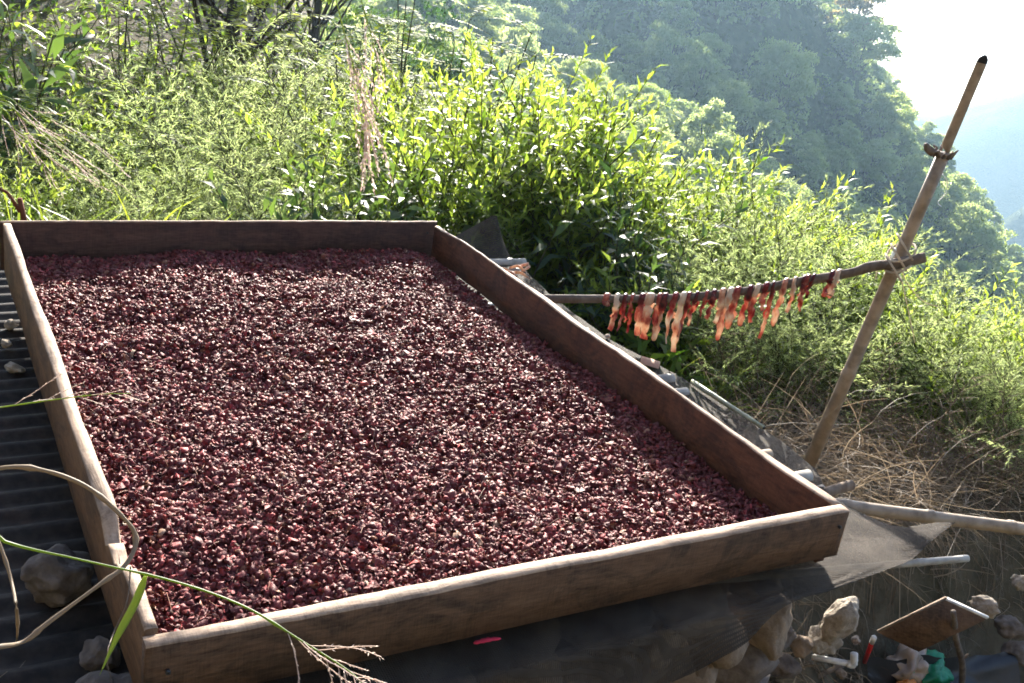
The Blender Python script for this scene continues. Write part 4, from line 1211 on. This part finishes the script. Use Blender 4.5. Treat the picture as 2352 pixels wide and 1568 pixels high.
put('feath', FEATH, 'feathery_weed', 'weed', 'feathery pale green weeds', [
    (5.5, 5.0, .80, 'feathery weed at the far left behind the beige plumes'),
    (8.0, 4.9, .78, 'low feathery weed behind the left end of the far plank'),
    (10.5, 5.3, .95, 'feathery weed third from the left edge'),
    (12.8, 4.9, .88, 'feathery weed standing behind the dark hollow'),
    (15.0, 5.4, 1.10, 'tall pale feathery weed left of the picture centre'),
    (17.2, 5.0, .92, 'pale feathery weed above the middle of the far plank'),
    (16.5, 6.6, 1.45, 'tall loose feathery weed reaching toward the hanging plume'),
    (13.5, 6.8, 1.30, 'feathery weed in the second row below the dark trunk'),
    (19.2, 6.0, 1.30, 'feathery weed just left of the hanging plume'),
    (9.5, 6.9, 1.20, 'feathery weed in the second row among yellow shrubs'),
    (18.5, 7.8, 1.70, 'farthest tall feathery weed near the dark trunk'),
    (21.0, 5.2, .75, 'low feathery weed in front of the dark leaves'),
    (28.2, 4.25, .48, 'tiny feathery weed beside the far right tray corner'),
    (42.5, 4.6, .82, 'feathery weed behind the right part of the meat'),
    (45.0, 4.9, .92, 'feathery weed above the crook of the meat pole'),
    (47.0, 5.3, 1.02, 'feathery weed left of the leaning post'),
    (43.5, 5.6, 1.15, 'feathery weed rising in front of the lime shrub crest'),
    (49.5, 5.2, .95, 'feathery weed directly behind the leaning post'),
    (51.5, 5.0, .98, 'feathery weed right of the leaning post'),
    (53.5, 4.7, 1.00, 'dense feathery weed below the mountain foot'),
    (55.8, 4.6, 1.05, 'feathery weed with tips against the blue shade'),
    (58.0, 4.4, 1.05, 'feathery weed second from the right edge'),
    (60.3, 4.2, 1.0, 'feathery weed at the right edge'),
    (57.5, 5.6, 1.25, 'back row feathery weed near the right edge'),
    (53.5, 6.0, 1.25, 'back row feathery weed right of the post'),
    (62.5, 4.8, 1.2, 'feathery weed cut by the right border'),
    (46.5, 4.2, .58, 'low feathery weed under the right end of the meat'),
    (50.0, 4.3, .66, 'low feathery weed at the foot of the post'),
])
put('pinn', PINN, 'fern_leaved_shrub', 'shrub', 'fern leaved shrubs', [
    (5.0, 7.8, 1.45, 'yellow green fern leaved shrub near the top left corner'),
    (7.5, 7.2, 1.40, 'fern leaved shrub second from the left'),
    (10.0, 8.2, 1.55, 'fern leaved shrub below the darkest gap at the top'),
    (12.5, 8.6, 1.60, 'fern leaved shrub left of the dark trunk'),
    (14.5, 9.5, 1.70, 'bright fern leaved shrub in front of the dark trunk'),
    (6.2, 5.9, 1.05, 'lower fern leaved shrub at the left'),
    (11.0, 6.2, 1.00, 'fern leaved shrub amid the feathery weeds'),
    (20.5, 8.0, 1.60, 'fern leaved shrub behind the hanging plume'),
    (23.3, 7.6, 1.62, 'fern leaved shrub spreading flat sprays right of the plume'),
    (26.0, 8.0, 1.72, 'fern leaved shrub at the crest before the ravine'),
    (29.0, 8.4, 1.70, 'fern leaved shrub with arching sprays against the mountain'),
    (17.5, 10., 1.9, 'fern leaved shrub farthest back near the trunk'),
    (47.8, 4.5, .52, 'small fern leaved sapling below the meat strips'),
])
DRYW = [proto('dryw', lambda g: feather_shrub(g, 9, 1.0, .4, 12, 7, .022, .0035), ('stick', 'straw'), 47, ('stems', 'foliage'))]
put('dryw', DRYW, 'dry_weed', 'weed', 'dead brown weeds', [
    (17.5, 4.6, .62, 'dead brown weed behind the middle of the far plank'), (43.6, 4.15, .62, 'dead twiggy weed under the middle of the meat'),
    (46.2, 4.0, .50, 'dead weed left of the post foot'), (51.6, 4.0, .60, 'dead weed right of the post foot'),
    (56.2, 3.9, .66, 'dead weed at the edge of the dry grass'), (11.4, 5.0, .9, 'dead stems standing among the feathery weeds at the left'),
    (59.0, 4.0, .6, 'dead weed nearest the right edge')])
put('lance', LANCE, 'green_bush', 'bush', 'leafy bushes among the weeds', [
    (51.0, 4.9, 1.15, 'leafy green bush half hidden by the leaning post'), (56.5, 5.0, .95, 'leafy green bush on the slope right of the post'), (59.5, 4.9, .95, 'leafy green bush near the right border above the dry grass'), (53.6, 4.5, .8, 'low leafy bush close behind the post on its right'),
    (7.0, 5.4, .95, 'leafy bush under the beige plumes'),
    (13.0, 5.9, 1.0, 'leafy bush between feathery weeds at the left'), (18.6, 5.4, .95, 'leafy bush left of the hanging plume'),
    (9.0, 6.6, 1.25, 'leafy bush behind the beige plumes'), (16.0, 8.6, 1.5, 'leafy bush below the dark trunk'), (4.8, 4.9, 1.0, 'leafy bush at the left border')])
put('grass', GRASS, 'grass_tuft', 'grass', 'grass tufts behind the far plank', [
    (5.2, 4.3, 1.1, 'grass tuft at the left end of the far plank'), (7.5, 4.2, 1.0, 'grass tuft right of the reddish twig'),
    (9.6, 4.3, 1.15, 'yellow green grass tuft behind the far plank'), (11.8, 4.25, 1.1, 'grass tuft with a broad bright blade'),
    (13.8, 4.3, 1.0, 'grass tuft left of the middle of the far plank'), (16.0, 4.3, .85, 'grass tuft behind the middle of the far plank'),
    (44.0, 4.0, .7, 'grass tuft below the right half of the meat'), (41.0, 4.0, .6, 'grass tuft under the longest meat strip'),
    (55.5, 4.2, .75, 'grass tuft right of the post foot'),
])
put('midt', MIDT, 'young_tree', 'tree', 'young trees on the bank at the top left', [
    (15.2, 13.5, .95, 'young tree with a dark forked trunk at the top left'), (8.0, 19, 1.2, 'shady young tree behind the fern leaved shrubs'),
    (4.0, 17.5, 1.1, 'young tree at the top left edge'), (11.5, 22, 1.3, 'shady young tree between the two nearest trees'),
    (19.5, 26, 1.1, 'young tree above the hanging plume'), (23.0, 30, 1.1, 'young tree right of the plume at the top'),
    (1.0, 15, 1.1, 'young tree outside the left edge'),
])

# ---- low cover on the near slope
def scatter_cover():
    mb = MB(); n = 36000
    az = rng.uniform(-6, 70, n); r = 3.3 + 25 * rng.random(n) ** 1.5
    x = CAM[0] + r * np.sin(np.radians(az)); y = CAM[1] + r * np.cos(np.radians(az))
    ok = ~((x > -1.0) & (x < 2.1) & (y < 2.25)) & ~((x < 3.6) & (y < 1.6)); x, y, r = x[ok], y[ok], r[ok]
    z = ground_z(x, y); n = len(x)
    h = rng.uniform(0, .32, n) * (.4 + fbm(x * 1.5, y * 1.5, 3) + .4)
    Pb = np.stack([x, y, z + np.clip(h, 0, 1)], -1)
    D = norm(rng.normal(0, 1, (n, 3)) + [0, 0, .4]); N = norm(rng.normal(0, .5, (n, 3)) + [0, 0, 1])
    L = rng.uniform(.05, .12, n) * (.8 + r * .05)
    leaves(mb, Pb, D, N, L, L * .32, np.clip(rng.normal(.35, .2, n), 0, 1))
    return mb
tag(obj('ground_cover', scatter_cover().mesh('ground_cover', MAT['lime'])), 'low green leafy ground cover on the slope behind the rack', 'ground cover', kind='stuff')

# ---- dry grass tangle on the bank at the right
def dry_tangle(n, xr, yr, lr, hmax, mask=None, seed=1, wid=.0022):
    g = np.random.default_rng(seed); mb = MB(); m = 6
    x = g.uniform(*xr, n); y = g.uniform(*yr, n)
    if mask is not None: ok = mask(x, y); x, y = x[ok], y[ok]
    n = len(x); z = ground_z(x, y)
    L = g.uniform(*lr, n); az = g.uniform(0, 6.28, n); el = np.abs(g.normal(.25, .45, n))
    d = np.stack([np.cos(az) * np.cos(el), np.sin(az) * np.cos(el), np.sin(el)], -1)
    bend = g.normal(0, 1.0, (n, 3)); bend[:, 2] = -np.abs(bend[:, 2]) * 1.4
    p = np.stack([x, y, z + g.uniform(-.02, hmax, n)], -1); pts = [p]
    for k in range(m - 1):
        d = norm(d + bend * .22); p = p + d * (L / (m - 1))[:, None]
        p[:, 2] = np.maximum(p[:, 2], ground_z(p[:, 0], p[:, 1]) + .004); pts.append(p)
    pts = np.stack(pts, 1)
    sd = norm(np.cross(d, g.normal(0, 1, (n, 3))))[:, None, :]
    w = wid * g.uniform(.5, 1.5, n)[:, None, None] * np.array([1, 1, .9, .8, .6, .2])[None, :, None]
    V = np.concatenate([pts - sd * w, pts + sd * w], 1)   # n, 2m, 3
    k = np.arange(m - 1); f = np.stack([k, k + 1, m + k + 1, m + k], -1)
    F = (f[None] + (np.arange(n) * 2 * m)[:, None, None]).reshape(-1, 4)
    mb.add(V.reshape(-1, 3), None, F, np.repeat(np.clip(g.normal(.45, .25, n), 0, 1), 2 * m))
    return mb
mk = lambda x, y: ~((x < 1.85) & (y < 2.3)) & (y < 1.05 + .36 * (x - 1.8)) & (y > .60 + .05 * np.sin(x * 9)) 
tag(obj('dry_grass', dry_tangle(22000, (1.75, 4.9), (.5, 2.3), (.12, .42), .18, mk, 4, .0011).mesh('dry_grass', MAT['straw'])), 'tangle of dry straw coloured grass on the bank around the post', 'dry grass', kind='stuff')
mk2 = lambda x, y: (x > 1.45) & ~((x > 1.97) & (y < .42))
tag(obj('pit_straw', dry_tangle(2000, (1.45, 3.4), (-.1, .66), (.06, .22), .03, mk2, 6, .0016).mesh('pit_straw', MAT['straw'])), 'dry straw litter around the pit at the lower right', 'straw', kind='stuff')
mk3 = lambda x, y: (x < .02)
tag(obj('leaf_litter', dry_tangle(500, (-.5, .02), (.1, .62), (.05, .2), .02, mk3, 8, .0018).mesh('leaf_litter', MAT['straw'])), 'dry grass litter by the stones at the lower left', 'litter', kind='stuff')

# ------------------------------------------------------------------ foreground grasses
def panicle(mb, stem, g, n=14, bl=.12, seed_l=.007, droop=2.0, start=.45, seedw=.0022, spread=.5):
    m = len(stem)
    for k in range(n):
        u = (start + (1 - start) * k / n) * (m - 1); i0 = min(m - 2, int(u)); p = stem[i0] + (stem[i0 + 1] - stem[i0]) * (u - i0)
        ax = norm(stem[i0 + 1] - stem[i0]); a = g.uniform(0, 6.28)
        r1_ = norm(np.cross(ax, [.2, .3, .9])); r2_ = np.cross(ax, r1_)
        tp = curve_up(p, ax + spread * (r1_ * math.cos(a) + r2_ * math.sin(a)), bl * g.uniform(.5, 1.1) * (1.15 - .6 * k / n), 7, np.array([0, 0, -droop]), g)
        mb.tube(tp, .0006, 3, .4, cap=False)
        ns = int(np.linalg.norm(np.diff(tp, axis=0), axis=1).sum() / seed_l * 1.3)
        u2 = np.linspace(.15, 1, ns) * 6; i1 = np.minimum(u2.astype(int), 5); ff = (u2 - i1)[:, None]
        pp = tp[i1] * (1 - ff) + tp[i1 + 1] * ff; ax2 = norm(tp[i1 + 1] - tp[i1])
        leaflets(mb, pp, norm(ax2 + g.normal(0, .35, (ns, 3))), g.normal(0, 1, (ns, 3)), seed_l * g.uniform(.8, 1.3, ns), seedw * 1.4, np.clip(g.normal(.55, .25, ns), 0, 1))

def stalk(name, pts, r0, r1, mat, label, n=30, pan=None, seed=1, extra=None, cat='grass stalk', group=None):
    pts = spline(pts, n); o0 = pts[0]
    t = thing(name, o0, label, cat, group); g = np.random.default_rng(seed)
    rr_ = np.linspace(r0, r1, n) * (1 + .5 * fbm(np.arange(n) * .35 + seed, np.full(n, seed * 1.3), 2)); rr_[::9] *= 1.35
    mb = MB(); mb.tube(pts - o0, rr_, 6, .5); obj('stem', mb.mesh('stem', MAT[mat]), t)
    if pan:
        mb = MB(); panicle(mb, pts - o0, g, **pan); obj('seed_head', mb.mesh('seed_head', MAT['plume']), t)
    if extra: extra(t, pts - o0, g)
    return t
G0 = np.array([-.62, -.35, gz(-.62, -.35)])
stalk('grass_stalk', [G0, PD(-260, 1130, 1.25), PD(0, 1240, 1.22), PD(180, 1284, 1.2), PD(400, 1335, 1.18), PD(560, 1392, 1.16), PD(690, 1470, 1.14), PD(800, 1540, 1.12), PD(850, 1590, 1.10)], .0015, .0009, 'grass',
      'long green grass stalk leaning across the near left tray corner', 40, dict(n=16, bl=.085, seed_l=.0045, droop=2.5, start=.72, seedw=.0011, spread=.75), 3)
stalk('grass_stalk', [G0 + [-.1, .9, -.0], PD(-150, 955, 1.7), PD(0, 935, 1.7), PD(120, 918, 1.7), PD(230, 905, 1.7), PD(300, 903, 1.7)], .0016, .0006, 'grass',
      'thin green grass stalk crossing the left plank', 26, dict(n=9, bl=.07, seed_l=.004, droop=.4, start=.45, seedw=.0009, spread=.5), 5)
def dryleaf(t, pts, g): pass
stalk('dry_grass_leaf', [PD(-140, 1120, 1.35), PD(0, 1075, 1.33), PD(100, 1080, 1.32), PD(200, 1118, 1.31), PD(280, 1185, 1.3), PD(312, 1235, 1.3), PD(290, 1295, 1.29), PD(225, 1345, 1.28), PD(110, 1430, 1.27), PD(50, 1475, 1.27), PD(-60, 1500, 1.27), P(-200, 1560, -.34)], .0026, .0026, 'straw',
      'dry bent reed leaf looping over the left plank', 60, None, 7, cat='dry leaf')
stalk('dry_grass_leaf', [PD(-40, 1180, 1.5), PD(-5, 1240, 1.5), PD(25, 1330, 1.49), PD(40, 1420, 1.48), P(38, 1480, -.33)], .0022, .0018, 'straw', 'short dry stem curving down at the left edge', 24, None, 9, cat='dry leaf')
def blade(name, pts, w, side, mat, label, tint=.7, cat='leaf'):
    pts = spline(pts, 16); o0 = pts[0]; u = np.linspace(0, 1, 16)
    ww = w * np.minimum(1, (1 - u) * 2.2 + .02) * np.minimum(1, .35 + u * 4)
    mb = MB(); mb.tube(pts - o0, ww, 6, tint, side, .12)
    o = obj(name, mb.mesh(name, MAT[mat])); o.location = tuple(o0); return tag(o, label, cat)
blade('green_leaf', [PD(336, 1318, 1.19), PD(310, 1385, 1.18), PD(268, 1465, 1.17), PD(228, 1552, 1.16)], .0045, RM[:, 0], 'grass', 'bright green blade hanging beside the near left corner', .95)
stalk('dry_thread', [PD(300, 1300, 1.29), PD(292, 1380, 1.29), PD(262, 1450, 1.3), PD(245, 1520, 1.3), P(262, 1570, -.33)], .0008, .0005, 'branch', 'hair thin dark stem hanging by the left plank', 18, None, 2)

# drooping plume of a tall reed rooted left of the tray
plume_group = 'beige reed plumes'
def reed(root, pts, label, pan, seed, n=60):
    return stalk('reed_plume', [root] + pts, .0032, .0012, 'grass', label, n, pan, seed, cat='reed', group=plume_group)
rt = np.array([-.75, 1.85, gz(-.75, 1.85)])
reed(rt, [rt + [.03, 0, .9], rt + [.3, -.02, 1.7], np.array([.35, 1.72, 1.52]), PD(735, -150, 3.0), PD(772, 0, 2.92), PD(800, 110, 2.9), PD(826, 200, 2.88), PD(842, 270, 2.87), PD(850, 330, 2.86)], 'large pinkish plume drooping from the top over the far plank',
     dict(n=28, bl=.26, seed_l=.013, droop=1.5, start=.62, seedw=.0048, spread=.28), 11, 70)
reed(rt + [.05, .1, 0], [rt + [.1, .1, 1.0], rt + [.4, .05, 1.75], np.array([.40, 1.8, 1.5]), PD(800, -120, 3.05), PD(830, 0, 3.0), PD(855, 90, 2.98), PD(872, 170, 2.97)], 'smaller plume half cut by the top border beside the large one',
     dict(n=9, bl=.15, seed_l=.012, droop=1.6, start=.74, seedw=.0036, spread=.22), 12, 60)
for k, (a, b, c, d, lab) in enumerate([((-70, 222), (60, 250), (180, 305), (290, 395), 'uppermost beige plume arching in from the left edge'),
                                 ((-70, 232), (70, 285), (180, 360), (288, 432), 'longest beige plume reaching toward the far plank'),
                                 ((-70, 240), (40, 300), (120, 365), (235, 425), 'middle beige plume at the left edge'),
                                 ((-80, 252), (10, 285), (70, 340), (116, 408), 'lowest beige plume at the left edge'),
                                 ((-70, 228), (50, 270), (130, 330), (200, 410), 'beige plume crossing between the top two at the left')]):
    f = 2352 / 3984 * 1.0
    sc_ = lambda q: PD(q[0], q[1], 3.3 + .05 * k)
    r0 = np.array([-.75 - .05 * k, 2.0, gz(-.75, 2.0)])
    reed(r0, [r0 + [.1, .05, .55], sc_(a), sc_(b), sc_(c), sc_(d)], lab, dict(n=9, bl=.15, seed_l=.008, droop=.5, start=.5, seedw=.0016, spread=.18), 20 + k, 40)

# reddish dry twig behind the far plank at the left
tw0 = AE(5.6, 4.0, 0.0); tw0[2] = gz(tw0[0], tw0[1])
t = thing('dry_twig', tw0, 'reddish brown forked twig behind the left end of the far plank', 'twig')
MAT['redtwig'] = bark_mat('reddish_bark', (.16, .05, .025), (.30, .11, .06), 40)
tgt = PD(45, 455, 4.2) - tw0
mb = MB(); mb.tube(spline([(0, 0, 0), tgt * .5 + [.03, 0, 0], tgt], 8), np.linspace(.016, .009, 8), 7); obj('stem', mb.mesh('stem', MAT['redtwig']), t)
mb = MB(); mb.tube(spline([tgt * .9, tgt + [-.05, 0, .03], tgt + [-.11, 0, .02]], 6), np.linspace(.008, .003, 6), 6); obj('side_twig', mb.mesh('side_twig', MAT['redtwig']), t)

# ------------------------------------------------------------------ forest on the mountain
gf = np.random.default_rng(77)
forest_made = []
cells = []
for k in range(5000):
    a = gf.uniform(17, 61); tq = gf.uniform(.02, 1.02)
    x, y, z = mtn(a, tq); cells.append((float(x), float(y), float(z), a, tq))
chosen = []
for a in np.arange(43.2, 60.5, .62):                       # crowns along the skyline
    aj = a + gf.normal(0, .12); tq = gf.uniform(.95, 1.0)
    x, y, z = mtn(aj, tq); chosen.append((float(x), float(y), float(z), float(aj), float(tq)))
for a in np.arange(43.5, 60.5, .9):
    aj = a + gf.normal(0, .15); tq = gf.uniform(.86, .92)
    x, y, z = mtn(aj, tq); chosen.append((float(x), float(y), float(z), float(aj), float(tq)))
for c in cells:
    d = math.hypot(c[0] - CAM[0], c[1] - CAM[1]); el = math.degrees(math.atan2(c[2] + 5 - 1, d))
    if el > 3.5 or (c[4] > .84 and c[3] > 43): continue
    lim = 2.6 + .0125 * d
    if all((c[0] - q[0]) ** 2 + (c[1] - q[1]) ** 2 > lim * lim for q in chosen): chosen.append(c)
    if len(chosen) >= 298: break
def zone_label(a, tq, kind, size):
    crown = ('round crowned', 'tapering', 'broad crowned', 'narrow topped', 'wide spreading')[kind]
    big = 'small ' if size < .8 else ('large ' if size > 1.12 else 'middling ')
    row = 'near the ravine' if tq < .2 else ('low on the mountain' if tq < .42 else ('halfway up the mountain' if tq < .64 else ('high on the mountain' if tq < .86 else 'along the mountain ridge')))
    col = ('above the plume', 'above the far tray corner', 'above the lime shrubs', 'above the pole start', 'above the longest meat', 'above the pole end', 'left of the post', 'behind the post', 'right of the post', 'at the right edge')[int(np.searchsorted([23, 27, 31, 35, 39, 43, 47, 51, 55], a))]
    return big + crown + ' tree ' + row + ' ' + col
for k, (x, y, z, a, tq) in enumerate(chosen):
    d = math.hypot(x - CAM[0], y - CAM[1])
    kind = int(gf.integers(0, 5))
    s_ = gf.uniform(.6, 1.3) * (.62 + d * .0015) 
    if tq > .84: s_ = gf.uniform(.68, .95)
    forest_made.append((d, make_thing('forest_tree', FTREE[kind], (x, y, z - .5), gf.uniform(0, 6.28), (s_ * gf.uniform(.8, 1.1), s_ * gf.uniform(.8, 1.1), s_ * gf.uniform(.85, 1.3)), zone_label(a, tq, kind, s_), 'tree', 'trees on the mountainside')))
same = {}
for d, o in forest_made: same.setdefault(o['label'], []).append((d, o))
for lab, lst in same.items():
    lst.sort(key=lambda q: q[0])
    ends = {2: ('the nearer one', 'the farther one'), 3: ('the nearest one', 'the middle one', 'the farthest one'), 4: ('the nearest', 'second nearest', 'third nearest', 'the farthest'), 5: ('the nearest', 'second nearest', 'third nearest', 'fourth nearest', 'the farthest')}.get(len(lst))
    if ends:
        for (d, o), e in zip(lst, ends): o['label'] = lab + ', ' + e
xb, yb, zb = mtn(46.6, .62); 
make_thing('forest_tree', FTREE[5], (float(xb), float(yb), float(zb)), .4, 1.25, 'tall yellowish brown tree standing out on the blue mountainside', 'tree')
# undergrowth
n = 60000
a = gf.uniform(13, 64, n); tq = gf.uniform(0, 1.05, n)
x, y, z = mtn(a, tq)
mb = MB(); n = len(x)
Pb = np.stack([x, y, z + gf.uniform(-.1, 1.3, n) * (.6 + vnoise(x * .3, y * .3))], -1)
L = gf.uniform(.35, .9, n)
leaflets(mb, Pb, norm(gf.normal(0, 1, (n, 3)) + [0, 0, .3]), norm(gf.normal(0, .7, (n, 3)) + [0, 0, 1]), L, L * .6, np.clip(gf.normal(.4, .16, n) + fbm(x * .05, y * .05, 3) * .4, 0, 1))
# low bushy crowns between the trees
nc, per = 1500, 34
a = gf.uniform(17, 62, nc); tq = gf.uniform(0, 1.0, nc)
x, y, z = mtn(a, tq)
cr = gf.uniform(.8, 2.1, nc)
cc = np.stack([x, y, z + cr * .5], -1)
dirs = norm(gf.normal(0, 1, (nc * per, 3))); dirs[:, 2] = np.abs(dirs[:, 2]) * .95 - .15
pos = np.repeat(cc, per, 0) + dirs * np.repeat(cr, per)[:, None] * gf.uniform(.7, 1.05, (nc * per, 1))
N = norm(dirs + gf.normal(0, .4, dirs.shape)); D = norm(np.cross(N, gf.normal(0, 1, dirs.shape)))
L = np.repeat(cr, per) * gf.uniform(.3, .5, nc * per)
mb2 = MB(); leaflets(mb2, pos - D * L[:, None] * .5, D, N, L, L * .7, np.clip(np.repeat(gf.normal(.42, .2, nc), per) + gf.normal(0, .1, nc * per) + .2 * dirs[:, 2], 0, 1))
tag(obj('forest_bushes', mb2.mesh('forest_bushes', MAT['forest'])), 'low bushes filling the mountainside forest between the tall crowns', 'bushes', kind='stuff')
tag(obj('forest_undergrowth', mb.mesh('forest_undergrowth', MAT['scrub'])), 'scrubby undergrowth covering the mountainside between the trees', 'undergrowth', kind='stuff')

# ------------------------------------------------------------------ haze
hm = bpy.data.materials.new('haze_air'); hm.use_nodes = True
ht = hm.node_tree; ht.nodes.clear()
ho = ht.nodes.new('ShaderNodeOutputMaterial'); pv = ht.nodes.new('ShaderNodeVolumePrincipled')
pv.inputs['Color'].default_value = (.50, .75, 1.0, 1); pv.inputs['Density'].default_value = .00045; pv.inputs['Anisotropy'].default_value = .55
ht.links.new(pv.outputs[0], ho.inputs['Volume'])
def box(x0, x1, y0, y1, z0, z1):
    V = np.array([[a, b, c] for c in (z0, z1) for b in (y0, y1) for a in (x0, x1)], float)
    return V, np.array([[0, 2, 3, 1], [4, 5, 7, 6], [0, 1, 5, 4], [1, 3, 7, 5], [3, 2, 6, 7], [2, 0, 4, 6]])
V, F = box(-1750, 1750, -1750, 1750, -230, 32)
tag(obj('haze', mesh_np('haze', V, F, hm, smooth=False)), kind='stuff', label='thin blue haze filling the valley air', cat='haze')
